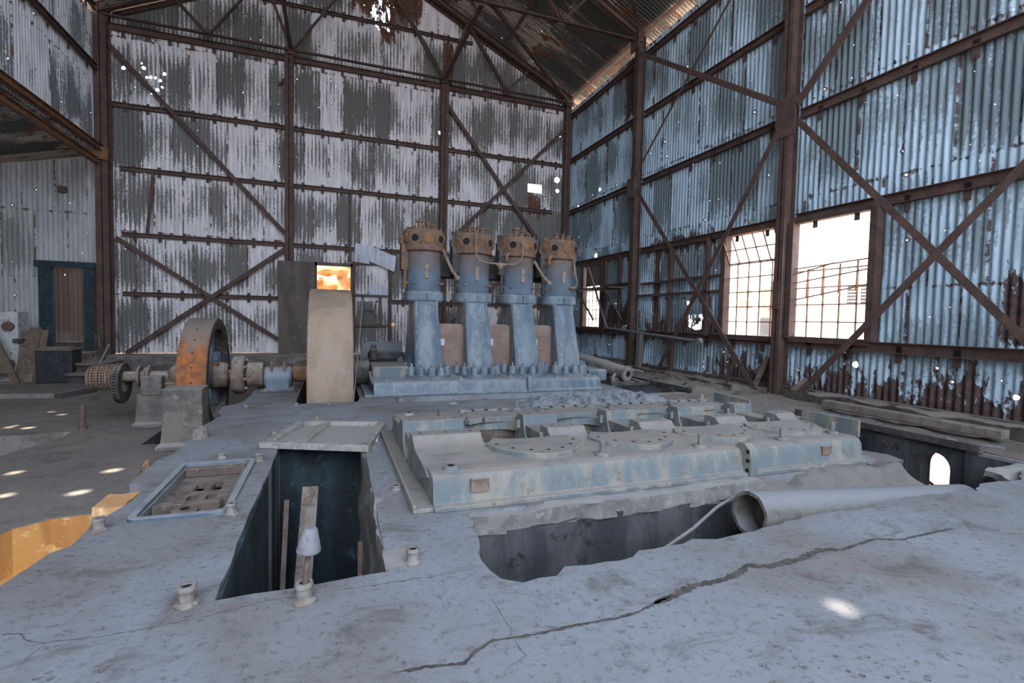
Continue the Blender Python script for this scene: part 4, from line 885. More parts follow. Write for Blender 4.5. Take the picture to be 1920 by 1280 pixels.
# pedestal bearing on the slab
pb = thing('pedestal_bearing', (-.78, YC, 0), 'grey pedestal bearing with four upright studs on the slab left of the flywheel', 'bearing')
MB().box(-.93, -.6, YC-.2, YC+.2, .03, .2).prism([(-1.0, .0), (-.52, .0), (-.58, .05), (-.94, .05)], YC-.26, YC+.26, ax='y').lathe([(.15, -.2), (.17, -.18), (.17, .18), (.15, .2)], (-.77, YC, .2), 'x', 24).build('bearing_body', 'machine_paint', pb, bevel=.012)
MB().box(-1.03, -.48, YC-.34, YC+.3, 0, .018).build('base_plate', 'dark_iron', pb, bevel=.004)
for dx in (-.86, -.68):
    for dy in (-.12, .12): MB().lathe([(.024, .18), (.024, .46)], (dx, YC+dy, 0), 'z', 10).build('stud', 'shaft_rust', pb)
# concrete piers
def pier(x0, x1, y0, y1, zt, lab, foot):
    mb = MB(); n = 5
    def P(x, y, z): q = noise.noise_vector(Vector((x, y, z))*4)*.008; return (x+q.x, y+q.y, z)
    k = foot
    prof = [(-.45, k), (-.40, k*.95), (-.36, k*.3), (-.2, .008), (zt-.03, .0), (zt, .012)]
    base = len(mb.v); ring = 0
    for z, e in prof:
        r = [(x0-e, y0-e), (x1+e, y0-e), (x1+e, y1+e), (x0-e, y1+e)]
        mb.v += [(p[0], p[1], z) for p in r]
    for i in range(len(prof)-1):
        for q in range(4): q2 = (q+1) % 4; mb.f.append((i*4+q, i*4+q2, (i+1)*4+q2, (i+1)*4+q))
    mb.f.append((20, 21, 22, 23)); mb.f.append((3, 2, 1, 0))
    return tag(mb.build('concrete_pier', 'pier_concrete', bevel=.012), lab, 'pier', 'concrete piers')
pier(-1.87, -1.46, 6.88, 7.2, .28, 'nearer square concrete pier with flat top, in front of the spoked wheel', .07)
pier(-2.56, -2.22, 8.30, 8.9, .02, 'farther oil-stained concrete pier under the shaft bearing', .06)
MB_ = MB().box(-2.50, -2.25, 8.27, 8.42, .02, .28); tag(MB_.build('pier_cap', 'pier_concrete', bevel=.01), 'grey block standing on the farther pier beside the shaft', 'block')

# ============================================================ SLAB FITTINGS
def stub(x, y, lab, h=.075, r=.027, z=0.0, tilt=0):
    t = thing('anchor_pipe_stub', (x, y, z), lab, 'pipe', 'pipe stubs set in the slab')
    MB().lathe([(r*.62, 0), (r*1.5, .0), (r*1.55, .008), (r*1.1, .014), (r, .018), (r, h*.72), (r*1.18, h*.76), (r*1.22, h*.86), (r*1.08, h), (r*.72, h), (r*.66, h*.5)], (x, y, z), 'z', 24, caps=False).build('collar_pipe', 'bone_stub', t)
    MB().lathe([(r*.72, h*.86), (r*.7, h*.9)], (x, y, z), 'z', 16).build('bore', 'black_hole', t)
    return t
stub(-1.18, 3.25, 'rusty pipe stub in the slab left of the slotted hatch tray, near the ochre pit')
stub(-.55, 2.31, 'nearest pipe stub, at the near left corner of the deep dark pit', .085, .03)
stub(-.10, 2.19, 'pipe stub holding the white-capped rod at the pit edge', .085, .031)
stub(-.55, 3.29, 'pipe stub at the near right corner of the slotted hatch tray')
stub(-.54, 4.43, 'pipe stub at the far right corner of the slotted hatch tray')
stub(-.51, 5.28, 'small pipe stub on the slab left of the wooden frame', .055, .022)
stub(-.14, 6.02, 'small pipe stub on the slab beyond the wooden frame', .045, .022)
stub(.38, 2.38, 'pipe stub on the slab between the deep pit and the long pit')
stub(.43, 3.44, 'low pipe stub beside the left end of the engine bed', .035, .026)
stub(-.84, 4.60, 'small pipe stub at the far side of the slotted hatch tray', .05, .026)
stub(-1.0, 7.0, 'small pipe stub on the slab left of the flywheel, nearer the edge', .045, .022)
stub(-.02, 6.98, 'small pipe stub directly in front of the huge flywheel', .05, .022)
stub(-.42, 7.02, 'small pipe stub just left of the flywheel pit', .045, .022) 
gx_, gy_ = -1.17, 5.42
t_ = thing('wide_pipe_stub', (gx_, gy_, 0), 'wide rust-stained pipe collar at the left edge of the slab, near the concrete pier', 'pipe')
MB().lathe([(.05, 0), (.072, .0), (.07, .07), (.074, .075), (.074, .10), (.055, .10), (.05, .05)], (gx_, gy_, 0), 'z', 28, caps=False).build('collar_pipe', 'bone_stub', t_); MB().lathe([(.052, .05), (.05, .051)], (gx_, gy_, 0), 'z', 20).build('bore', 'black_hole', t_)
mk = thing('capped_rod', (-.10, 2.19, .03), 'rusty rod with pale tapered cap, standing in a pipe stub at the pit edge', 'rod')
MB().tube([(-.10, 2.19, .03), (-.083, 2.2, .225)], .0115, 10).build('rod', 'rod_rust', mk)
MB().tube([(-.084, 2.2, .205), (-.0835, 2.2, .212), (-.078, 2.2, .300), (-.0775, 2.2, .310)], [.046, .050, .030, .022], 20).build('cap', 'bone', mk, bevel=.003)
# slotted hatch tray
ht = thing('hatch_tray', (-.83, 3.88, 0), 'rounded iron hatch tray with four slots set in the slab', 'hatch')
def rrect(x0, x1, y0, y1, r, n=5, sk=0):
    out = []
    for cx, cy, a0 in ((x1-r, y0+r, -PI/2), (x1-r, y1-r, 0), (x0+r, y1-r, PI/2), (x0+r, y0+r, PI)):
        for k in range(n+1): a_ = a0+PI/2*k/n; out.append((cx+r*math.cos(a_), cy+r*math.sin(a_)))
    return out
MB().prism(rrect(-1.09, -.565, 3.31, 4.48, .06), -.02, .022, [rrect(-1.05, -.605, 3.35, 4.44, .04)]).build('rim', 'machine_paint', ht, bevel=.008)
slots = [(-.86+dx, -.86+dx+.065, y0, y0+.16) for dx in (-.045, .065) for y0 in (3.72, 3.97)]
MB().prism(rrect(-1.045, -.61, 3.355, 4.435, .03), -.09, -.055, [[(a, c), (b, c), (b, d), (a, d)] for a, b, c, d in slots]).build('tray_floor', 'tray_rust', ht)
MB().box(-1.03, -.62, 4.30, 4.36, -.055, .015).build('cross_lip', 'tray_rust', ht, bevel=.01)
MB().prism([(-1.02, 3.52), (-.66, 3.52), (-.64, 3.58), (-1.0, 3.58)], -.055, .015).build('cross_bar', 'tray_rust', ht, bevel=.01)
b_ = MB().lathe([(.075, -.055), (.07, .0), (.05, .006)], (-.83, 3.46, 0), 'z', 24).build('boss', 'tray_rust', ht); MB().lathe([(.028, .006), (.027, .0075)], (-.83, 3.46, 0), 'z', 16).build('bore', 'black_hole', b_)
MB().box(-.99, -.67, 3.66, 4.2, -.055, -.04).build('raised_panel', 'tray_rust', ht, bevel=.008) if False else None
# wooden frame over the pit
wf = thing('wooden_frame', (0, 5.05, 0), 'pale weathered wooden hatch frame lying over the far end of the deep pit', 'frame')
A, B, C_, D_ = Vector((-.55, 4.86, .032)), Vector((.33, 4.47, .032)), Vector((.53, 5.46, .032)), Vector((-.29, 5.72, .032))
def plank(p, q, w, h, nm='rail'): return MB().beam(p, q, w, h).build(nm, 'dust_wood', wf, bevel=.006)
plank(A+Vector((-.03, .03, 0)), B+Vector((.0, .03, 0)), .08, .06); plank(D_, C_, .08, .06); plank(A+Vector((.03, .03, 0)), D_, .08, .06, 'stile'); plank(B+Vector((-.04, .06, 0)), C_, .08, .06, 'stile')
plank(A.lerp(B, .33)+Vector((0, .05, 0)), D_.lerp(C_, .32), .09, .058, 'cross_slat')
MB().add([tuple(A+Vector((.05, .05, -.02))), tuple(B+Vector((-.05, .06, -.02))), tuple(C_+Vector((-.05, -.05, -.02))), tuple(D_+Vector((.05, -.05, -.02))), tuple(A+Vector((.05, .05, -.012))), tuple(B+Vector((-.05, .06, -.012))), tuple(C_+Vector((-.05, -.05, -.012))), tuple(D_+Vector((.05, -.05, -.012)))], [(3, 2, 1, 0), (4, 5, 6, 7), (0, 1, 5, 4), (1, 2, 6, 5), (2, 3, 7, 6), (3, 0, 4, 7)]).build('thin_panel', 'grout', wf)
tag(MB().beam((.40, 4.82, .012), (.50, 5.35, .012), .05, .02).build('splintered_slat', 'white_paint'), 'pale splintered slat lying beside the wooden frame', 'slat')
# things down in the deep pit
tag(MB().beam((-.30, 2.95, -2.59), (-.16, 4.65, -.32), .13, .03, (0, 0, 1)).build('pit_plank', 'brown_wood'), 'wide brown plank leaning inside the deep pit against its far wall', 'plank')
tag(MB().beam((-.39, 3.7, -2.59), (-.36, 4.75, -.45), .04, .02, (0, 0, 1)).build('pit_lath', 'brown_wood'), 'thin lath leaning in the far left corner of the deep pit', 'plank')
tag(MB().beam((.16, 2.9, -2.59), (.20, 3.55, -.38), .03, .03, (0, 0, 1)).build('pit_lath', 'brown_wood'), 'thin batten leaning along the right side of the deep pit', 'plank')
tag(MB().beam((-.3, 3.2, -2.0), (.22, 3.8, -.85), .05, .03, (0, 0, 1)).build('pit_plank', 'brown_wood'), 'short dark plank tilted across the bottom of the deep pit', 'plank')
ps = thing('wall_pipe', (.25, 2.52, -.14), 'short rusty flanged pipe sticking out of the right wall of the deep pit', 'pipe')
MB().lathe([(.034, -.16), (.034, .05)], (.32, 2.52, -.14), 'x', 18).build('pipe', 'rod_rust', ps); MB().lathe([(.034, -.19), (.048, -.185), (.048, -.165), (.034, -.16)], (.32, 2.52, -.14), 'x', 18).build('flange', 'rod_rust', ps)
# cement pipe lying in the long pit
a = Vector((2.62, 2.50, -.065)); b = Vector((4.95, 2.52, -.25)); d = (b-a).normalized(); u = d.cross(Vector((0, 0, 1))).normalized(); w_ = u.cross(d)
cpipe = MB(); seg = 48
for ring, (r, k) in enumerate(((.145, 1), (.145, 0), (.122, 0), (.122, 1))):
    for q in range(seg):
        t2 = 2*PI*q/seg; base = (a if k == 0 else b); jit = .004*math.sin(t2*7)+.003*math.sin(t2*23) if k == 0 else 0
        cpipe.v.append(tuple(base + d*jit + (u*math.cos(t2)+w_*math.sin(t2))*r))
for i in range(3):
    for q in range(seg): q2 = (q+1) % seg; cpipe.f.append((i*seg+q2, i*seg+q, (i+1)*seg+q, (i+1)*seg+q2))
for q in range(seg): q2 = (q+1) % seg; cpipe.f.append((q, q2, 3*seg+q2, 3*seg+q))
tag(cpipe.build('large_cement_pipe', 'cement_pipe'), 'large dusty pipe with open near end lying in the long pit', 'pipe')
tag(MB().tube([a+d*.14, a+d*.16], [.10, .121], 24).build('pipe_dirt', 'soil'), 'dark dirt plug inside the open end of the large pipe', 'soil')
tag(MB().tube([gy(1405, 928, 2.72), gy(1375, 932, 2.72), gy(1345, 950, 2.66), gy(1300, 990, 2.5), gy(1235, 1036, 2.3), gy(1215, 1050, 2.25)], .011, 8).build('bent_rod', 'cement_pipe'), 'bent dusty rod hanging into the long pit beside the open pipe end', 'rod')
# cracks and joints in the slab (dirt-filled grooves)
def crack(pts, w, seed, z=.0012, kind='floor_crack', mat='crack_dirt'):
    R_ = random.Random(seed); P2 = [gz(*p) for p in pts]; out = []
    for p, q in zip(P2, P2[1:]):
        n = max(2, int(math.dist(p, q)/.014))
        for k in range(n): t2 = k/n; out.append((p[0]+(q[0]-p[0])*t2+R_.uniform(-1, 1)*.0035, p[1]+(q[1]-p[1])*t2+R_.uniform(-1, 1)*.0035))
    out.append(P2[-1]); mb = MB(); L = []
    for i, p in enumerate(out):
        q = out[min(i+1, len(out)-1)]; r = out[max(i-1, 0)]; dx, dy = q[0]-r[0], q[1]-r[1]; l = math.hypot(dx, dy) or 1
        e = min(1, i/4+.1, (len(out)-1-i)/4+.1); ww = w*e*R_.uniform(.35, .9)/2; L.append((p, (-dy/l*ww, dx/l*ww)))
    for p, n_ in L: mb.v += [(p[0]+n_[0], p[1]+n_[1], z), (p[0]-n_[0], p[1]-n_[1], z)]
    for i in range(len(L)-1): mb.f.append((2*i, 2*i+1, 2*i+3, 2*i+2))
    o = mb.build(kind, mat, floor, smooth=0); return o
floor['_o'] = (0, 0, 0)
crack([(735, 1262), (800, 1250), (870, 1243), (890, 1222), (925, 1200), (960, 1196), (1010, 1188), (1080, 1172), (1150, 1160), (1195, 1148), (1235, 1128), (1260, 1118)], .022, 1)
crack([(1225, 1132), (1260, 1118), (1300, 1098), (1345, 1090), (1385, 1075), (1400, 1060), (1440, 1062), (1500, 1048), (1540, 1030), (1580, 1030)], .06, 2)
crack([(1575, 1032), (1640, 1010), (1690, 1012), (1740, 1000), (1790, 990)], .03, 4)
crack([(0, 1190), (40, 1188), (50, 1201), (90, 1206)], .006, 5); crack([(55, 1212), (90, 1204), (200, 1192), (300, 1173), (400, 1152), (500, 1126), (600, 1110)], .004, 6); crack([(600, 1110), (700, 1097), (760, 1088), (830, 1078), (890, 1064)], .004, 7)
crack([(88, 1192), (78, 1212), (45, 1238), (40, 1250)], .003, 8); crack([(915, 1110), (945, 1160), (960, 1180), (955, 1200)], .0035, 9); crack([(960, 1196), (985, 1230), (940, 1262)], .004, 10)
crack([(1130, 1172), (1170, 1140), (1200, 1150)], .004, 12); crack([(640, 875), (500, 880)], .003, 13)
# lower floor: post, dark sheet, cracks
tag(MB().lathe([(.05, 0), (.052, .03), (.04, .035), (.038, .33), (.034, .335), (.03, .3)], (-3.21, 8.39, -.45), 'z', 22).build('upright_pipe', 'rod_rust'), 'short rusty upright pipe standing alone on the lower left floor', 'pipe')
tag(MB().tube([gz(262, 893, -.2)+(-.3,), gz(270, 870, 0)+(-.04,), gz(276, 866, 0)+(.0,), gz(280, 880, 0)+(-.1,)], .02, 8).build('bent_bracket', 'rust_orange'), 'bent orange-rusty bracket poking up at the left edge of the slab', 'bracket')
struct(MB().prism([(-11, 11.55), (-5.9, 11.65), (-4.75, 11.5), (-4.35, 12.3), (-4.15, 14.25), (-11, 14.25)], -.46, -.36).build('floor_platform', 'floor_low'))
tag(MB().beam((-8, 11.5, -.40), (-5.9, 11.6, -.40), .12, .12).build('kerb_timber', 'dark_timber', bevel=.01), 'dark kerb timber along the low platform before the blue-black door', 'timber')
tag(MB().beam((-4.75, 11.45, -.40), (-4.2, 12.9, -.40), .12, .12).build('kerb_timber', 'dark_timber', bevel=.01), 'shorter dark kerb timber angled behind the slotted disc', 'timber')
# block on the slab edge, its sunlit look put in by colour, chunk of mortar
tag(rock_block('x', -1.38, -1.20, 3.74, 4.0, -.42, -.015, 'rock', .015, .03, 12), 'concrete block with sunlight put into its orange colour, at the left edge of the slab', 'block'); bpy.data.objects['x'].name = 'broken_block'; bpy.data.objects['broken_block'].pop('kind', None)
def stone(name, c, s, mat, lab, seed=0, cat='stone'):
    def fn(u, v):
        th = 2*PI*u; ph = PI*v; p = Vector((math.sin(ph)*math.cos(th), math.sin(ph)*math.sin(th), math.cos(ph))); r = 1+.28*noise.noise(p*1.7+Vector((seed, 0, 0)))
        return (c[0]+p.x*s[0]*r, c[1]+p.y*s[1]*r, c[2]+s[2]+p.z*s[2]*r)
    return tag(MB().grid(fn, 24, 14).build(name, mat, smooth=60), lab, cat)
stone('stone', (-.62, 11.2, -.02), (.22, .15, .16), 'pier_concrete', 'rounded grey stone on the slab in front of the tall brown door panel')
# ============================================================ RIGHT SIDE: timbers, trench irons, shelf
tag(rock_block('sill_timber', 6.90, 7.22, 1.2, 6.0, -.12, .17, 'dark_timber', .035, .06, 20), 'thick charred sleeper along the foot of the right wall, nearer part', 'timber')
tag(rock_block('sill_timber', 6.88, 7.22, 6.5, 10.6, -.05, .10, 'dark_timber', .035, .07, 21), 'dirt-covered sleeper along the foot of the right wall below the windows', 'timber')
tag(rock_block('sill_timber', 6.95, 7.22, 10.95, 14.2, -.05, .14, 'dark_timber', .02, .08, 22), 'dark sleeper at the foot of the right wall below the small window', 'timber')
for n_ in list(bpy.data.objects):
    if n_.name.startswith('sill_timber'): n_.pop('kind', None)
struct(MB().box(7.22, 7.42, 4.8, 15, -.6, .15).box(7.22, 7.42, -8.9, 2.98, -.6, .15).box(7.22, 7.42, 2.98, 4.8, -.07, .15).build('wall_footing', 'dark_timber', loc=(0, 0, 0)))
tag(MB().beam((6.48, 4.95, .11), (6.50, 2.98, .11), .14, .10).build('loose_beam', 'dust_brown', bevel=.012), 'long pale-brown squared beam lying along the trench edge at right', 'timber')
def irons(name, pts, lab, mat='dark_iron'):
    t = MB().angle(*pts, .07, .012, (0, 0, 1)); return tag(t.build(name, mat), lab, 'angle iron')
irons('trench_iron', ((5.84, 4.85, .012), (5.84, 2.85, .012)), 'steel angle edging along the right side of the long pit')
irons('trench_iron', ((4.72, 4.02, .0), (5.82, 4.02, .0)), 'steel angle coloured orange as if lit, bridging from the engine bed end to the pit side', 'rust_orange')  # orange here puts warm light into the colour
irons('trench_iron', ((5.76, 10.2, .02), (5.74, 6.75, .02)), 'steel angle edging the far trench, right of the standing engine')
irons('trench_iron', ((4.9, 7.95, .0), (5.72, 7.95, .0)), 'steel angle crossing the far trench beside the standing engine')
tag(MB().beam((5.95, 10.3, .03), (5.98, 7.1, .03), .06, .02).build('flat_bar', 'cement_pipe'), 'flat steel strip lying on the dirt beyond the far trench', 'bar')
tag(MB().tube([gy(1655, 825, 3.75), gy(1700, 868, 3.55), gy(1760, 918, 3.35)], .014, 8).build('slanting_rod', 'rust_orange'), 'slanting rusty rod across the tunnel mouth in the long pit', 'rod')
tag(MB().beam((5.0, 3.45, -1.2), (5.0, 3.45, -.18), .12, .05, (1, 0, 0)).build('post_stump', 'rod_rust', bevel=.01), 'short rusty post standing in the pit behind the big pipe', 'post')
tag(rock_block('dirt_bank', 5.80, 6.95, 6.5, 10.8, -.02, .08, 'soil', .09, .06, 30), 'low bank of brown dirt between the far trench and the right wall', 'soil', kind='stuff')
tag(rock_block('dirt_bank', 4.62, 6.9, 4.90, 6.7, -.03, .045, 'soil', .04, .06, 31), 'brown dirt at the right of the engine bed end', 'soil', kind='stuff')
tag(rock_block('dirt_bank', 5.92, 6.9, 1.2, 6.0, -.04, .03, 'soil', .03, .05, 33), 'thin brown dirt along the sleeper at the right wall', 'soil', kind='stuff')
tag(rock_block('dirt_bank', 5.3, 6.7, 1.4, 2.6, -.05, .012, 'grout', .05, .04, 32), 'broken concrete and dirt at the right end of the long pit', 'soil', kind='stuff')
# exhaust casting by the engine end
ex = thing('exhaust_pump', (5.15, 8.4, -.25), 'dusty grey horizontal cylinder casting with open end, right of the standing engine', 'machine')
p0 = Vector((5.28, 8.02, .20)); p1 = Vector((4.95, 9.4, .36)); dd = (p1-p0).normalized()
MB().tube([p0, p0+dd*.03, p0+dd*.035, p0+dd*.3, p0+dd*.7, p1], [.155, .155, .135, .135, .15, .15], 24).build('barrel', 'pier_concrete', ex)
en = MB().tube([p0-dd*.012, p0+dd*.01], [.11, .12], 24).build('end_ring', 'machine_dusty', ex); MB().tube([p0-dd*.014, p0-dd*.011], .06, 18).build('bore', 'black_hole', en)
for (dx, dz) in ((.1, .09), (-.1, .1), (.1, -.1), (-.1, -.1)): MB().tube([p0+Vector((dx, 0, dz)), p0+Vector((dx, 0, dz))-dd*.22+Vector((.05, 0, 0))], .01, 6).build('stud', 'dust_wood', ex)
MB().lathe([(.11, -.5), (.11, -.1), (.14, -.02), (.14, .12)], (5.2, 8.3, 0), 'z', 24).build('pedestal', 'pier_concrete', ex)
MB().tube([(5.0, 8.0, .2), (4.92, 7.95, .17), (4.92, 7.93, -.05), (4.86, 7.95, -.12)], .028, 8).build('drain_pipe', 'machine_dusty', ex)
MB().box(4.55, 4.95, 8.2, 9.1, .05, .27).build('side_box', 'machine_paint', ex, bevel=.03)
MB().lathe([(.05, -.09), (.20, -.08), (.24, -.05), (.24, .05), (.20, .08), (.05, .09)], (4.78, 10.2, .42), 'y', 28).build('fan_wheel', 'dark_iron', ex)
# shelf bracket by the small window and bar on the wall
sh = thing('wall_shelf', (6.95, 12, 2.05), 'dark iron shelf frame on slanting struts below the small window', 'shelf')
MB().box(6.55, 7.1, 10.95, 12.9, 2.03, 2.07).build('shelf_board', 'dark_iron', sh)
for y in (11.2, 12.7): MB().beam((6.6, y, 2.03), (7.15, y, 1.2), .05, .03, (0, 1, 0)).build('strut', 'dark_iron', sh)
tag(MB().tube([(7.05, 12.9, 2.75), (7.0, 11.9, 1.3), (6.95, 11.6, 1.0), (6.9, 11.1, .98), (6.9, 8.02, .82)], .028, 8).lathe([(.07, -.04), (.07, .04)], (6.9, 8.0, .82), 'x', 14).build('operating_bar', 'cement_pipe'), 'long bent dusty pipe bar running along the right wall below the windows', 'bar')
tag(MB().beam((7.1, 10.35, 0), (7.12, 10.33, .95), .16, .10, (1, 0, 0)).build('standing_timber', 'cement_pipe', bevel=.01), 'grey timber standing beside the right wall column', 'timber')
tag(MB().beam((7.2, 9.25, .02), (7.2, 9.25, .9), .12, .08, (1, 0, 0)).build('wall_post', 'rust_steel'), 'dark short post below the blocked windows', 'post')
tag(MB().beam((6.98, 5.95, .0), (7.2, 5.78, .30), .20, .02, (1, 0, 0)).build('leaning_plate', 'brown_wood'), 'square of board leaning by the foot of the thick column', 'board')
tag(MB().beam((7.05, 6.75, .05), (7.22, 6.62, .62), .09, .03, (1, 0, 0)).build('leaning_plate', 'brown_wood'), 'narrow board leaning on the wall left of the thick column foot', 'board')
# ============================================================ WINDOWS AND DOORS
def bars(name, parent, segs, r, mat='rust_steel', n=(-1, 0, 0)):
    for p, q in segs: MB().beam(p, q, r, r*1.2, n).build(name, mat, parent)
def window(name, y0, y1, z0, z1, cols, rows, skip=0, tilt=None, glass=True, warp=0):
    w = thing(name, (XR, (y0+y1)/2, z0), None, None); w['kind'] = 'structure'
    f = MB(); x = XR-.01
    for (a_, b_, c_, e_) in ((y0-.05, y0+.05, z0, z1), (y1-.05, y1+.05, z0, z1)): f.box(x-.13, x+.02, a_, b_, c_, e_)
    f.box(x-.10, x+.03, y0, y1, z0-.06, z0+.03); f.box(x-.10, x+.03, y0, y1, z1-.04, z1+.06)
    f.build('window_frame', 'rust_steel', w)
    H = (z1-z0)/rows; W = (y1-y0)/cols
    topz = z1-skip*H
    for i in range(1, cols): MB().beam((x, y0+i*W, z0), (x, y0+i*W, topz), .018, .022, (-1, 0, 0)).build('glazing_bar', 'bar_rust', w)
    for j in range(1, rows-skip+1):
        MB().beam((x, y0, z0+j*H), (x, y1, z0+j*H + (warp if j == rows-skip else 0)), .018, .022, (-1, 0, 0)).build('glazing_bar', 'bar_rust', w)
    if glass: MB().box(x+.005, x+.008, y0+.05, y1-.05, z0+.03, z0+H*max(1, rows-skip-1)).build('glass', 'window_glass', w)
    return w
w1 = window('window_1', 6.44, 7.76, .95, 2.90, 5, 7, 2)
for k in range(6):                                     # tilted top sash
    y = 6.5+k*.24; MB().beam((7.33, y, 2.32), (7.10, y, 2.84), .018, .02, (0, 1, 0)).build('tilted_sash_bar', 'bar_rust', w1)
for z, x in ((2.32, 7.33), (2.58, 7.215), (2.84, 7.10)): MB().beam((x, 6.48, z), (x, 7.72, z), .02, .02, (0, 0, 1)).build('tilted_sash_bar', 'bar_rust', w1)
w2 = window('window_2', 4.91, 6.26, .97, 2.90, 5, 7, 3)
for (p, q) in (((7.3, 6.25, 2.12), (7.3, 4.93, 2.18)), ((7.27, 6.24, 2.02), (7.27, 5.5, 2.16)), ((7.25, 6.2, 1.6), (7.25, 4.95, 1.80)), ((7.27, 6.24, 1.88), (7.27, 5.0, 2.02))): MB().beam(p, q, .018, .024, N1).build('sagging_bar', 'bar_rust', w2)
for k in range(4): y = 5.15+.27*k; MB().beam((7.26, y, 1.72-.03*k), (7.28, y, 2.16-.02*k), .018, .02, N1).build('sagging_bar', 'bar_rust', w2)
w3 = window('window_3', 12.44, 13.53, .98, 2.83, 5, 7, 2)
MB().box(7.26, 7.28, 12.44, 13.4, 2.2, 2.83).build('shutter_panel', 'roof_dark', w3)
# mullions over the blocked windows
fr_ = thing('blocked_window_frame', (7.22, 9.1, .95), 'rusty window mullions over sheet-covered openings in the middle bay', 'frame')
for y in (9.4, 8.22): MB().box(7.2, 7.29, y-.03, y+.03, .93, 2.9).build('mullion', RS, fr_)
for z, ya, yb2 in ((2.12, 10.5, 9.4), (1.83, 10.6, 7.85), (2.14, 9.35, 7.85)): MB().box(7.2, 7.29, yb2, ya, z-.025, z+.025).build('transom', RS, fr_)
fr2 = thing('blocked_window_frame', (7.22, 11.6, .95), 'rusty mullions over sheets to the right of the small window', 'frame')
for y in (12.25, 11.5): MB().box(7.2, 7.29, y-.03, y+.03, .93, 2.9).build('mullion', RS, fr2)
MB().box(7.2, 7.29, 10.9, 12.2, 2.15, 2.2).build('transom', RS, fr2)
# back doorway, door panel, boarded window, hanging sheet
d1 = thing('door_1', (.08, YB, 0), None, None); d1['kind'] = 'structure'
MB().box(-.42, -.36, 14.88, 15.0, 0, 2.66).box(.53, .60, 14.88, 15.0, 0, 2.66).box(-.42, .60, 14.88, 15.0, 2.57, 2.66).build('door_frame', 'door_panel', d1)
tag(MB().box(-1.32, -.42, 14.60, 14.64, .05, 2.62).build('door_panel', 'door_panel', bevel=.004), 'tall brown sooty sliding door panel, left of the orange doorway', 'door')
bw = thing('boarded_window', (1.08, 14.85, .9), 'rusty framed opening closed with corrugated sheet, right of the orange doorway', 'window')
for x in (.62, 1.62): MB().box(x-.04, x+.04, 14.84, 14.93, -.2, 2.72).build('jamb', RS, bw)
for z in (2.68, 1.78, .92): MB().box(.62, 1.62, 14.86, 14.93, z-.03, z+.03).build('rail', 'door_panel' if z < 2 else RS, bw)
for x in (.86, 1.35): MB().box(x-.035, x+.035, 14.86, 14.92, .95, 1.75).build('muntin', 'door_panel', bw)
MB().box(.93, 1.15, 14.84, 14.86, 1.33, 1.36).build('latch', RS, bw)
def bent(name, p, ux, uy, W, H, lab, mat='sheet_loose'):
    p = Vector(p); ux = Vector(ux).normalized(); uy = Vector(uy).normalized(); nn = ux.cross(uy).normalized()
    n = int(W/PITCH*6)
    return tag(MB().grid(lambda u, v: p+ux*W*u+uy*H*v+nn*(.012*math.sin(2*PI*u*W/PITCH)), n, 3).build(name, mat, smooth=60), lab, 'sheet')
bent('hanging_sheet', (1.0, 14.80, 2.76), (1, 0, -.38), (.12, -.05, 1), .78, .44, 'pale corrugated sheet hanging crooked over the boarded window, right piece')
bent('hanging_sheet', (.62, 14.83, 2.72), (1, 0, -.12), (.05, -.03, 1), .42, .52, 'pale corrugated sheet hanging over the doorway corner, left piece')
bent('patch_sheet', (1.05, 14.83, 1.8), (1, 0, 0), (0, 0, 1), .52, .27, 'small flat pale sheet patch inside the boarded window frame')
d2 = thing('door_2', (-5.93, YB, .3), None, None); d2['kind'] = 'structure'
MB().box(-6.46, -6.22, 14.82, 15.0, .12, 2.22).box(-5.60, -5.40, 14.82, 15.0, .12, 2.22).box(-6.52, -5.34, 14.78, 15.0, 2.2, 2.34).build('door_frame', 'blue_black', d2)
MB().box(-6.22, -5.6, 14.85, 15.05, .18, .42).build('threshold', 'dark_timber', d2)
n_ = 60
MB().grid(lambda u, v: (-6.45+1.05*u, 15.25+.016*math.sin(2*PI*u*1.05/.09), .1+2.3*v), 80, 2).build('door_sheet', 'sheet_rusty', d2, smooth=60)
# dark storage room behind that door
# steps, box, boards, machine at far left
stp = thing('steps', (-4.95, 13.6, -.36), 'curved worn steps leading up to the blue-black door', 'steps')
for k, (x0, x1, y0, y1, zt) in enumerate(((-5.2, -4.35, 12.75, 13.5, -.14), (-5.35, -4.6, 13.1, 14.0, .05), (-6.3, -5.32, 13.6, 14.75, .20))):
    MB().prism([(x0, y0+.1), (x1-.25, y0), (x1, y0+.12), (x1+.05, y1), (x0, y1)], zt-.05, zt).build('tread', 'brown_wood', stp, bevel=.008)
    MB().box(x0+.05, x1-.2, y0+.15, y1, -.36, zt-.05).build('riser', 'dark_timber', stp)
cb = thing('dark_cabinet', (-5.45, 13.2, -.36), 'black low cabinet with dusty top boards in front of the blue-black door', 'cabinet')
MB().box(-5.77, -5.15, 13.05, 13.5, -.36, .33).build('body', 'black_box', cb, bevel=.015)
MB().box(-5.80, -5.12, 13.0, 13.5, .33, .37).box(-5.7, -5.2, 13.05, 13.4, .37, .40).build('top_board', 'brown_wood', cb, bevel=.006)
for k, (x, w, h, l) in enumerate(((-6.13, .14, 1.1, 'narrow brown board leaning at the far left, leftmost of five'), (-5.98, .2, 1.16, 'wide brown board leaning beside the white machine'), (-5.83, .14, 1.1, 'brown board leaning next to the black cabinet'), (-5.97, .13, .62, 'short reddish board leaning in front of the tall boards'), (-6.06, .1, .9, 'dark narrow board between the tall leaning boards'))):
    tag(MB().beam((x, 13.25-(.06 if k == 3 else 0)+.01*k, -.36), (x+.01, 13.55-(.06 if k == 3 else 0)+.01*k, -.36+h), w, .025, (0, 1, 0)).build('leaning_board', 'brown_wood', bevel=.004), l, 'board', 'boards leaning by the cabinet')
wm = thing('white_machine', (-6.45, 13.6, -.36), 'rust-spotted white machine panel with round valves at the left edge', 'machine')
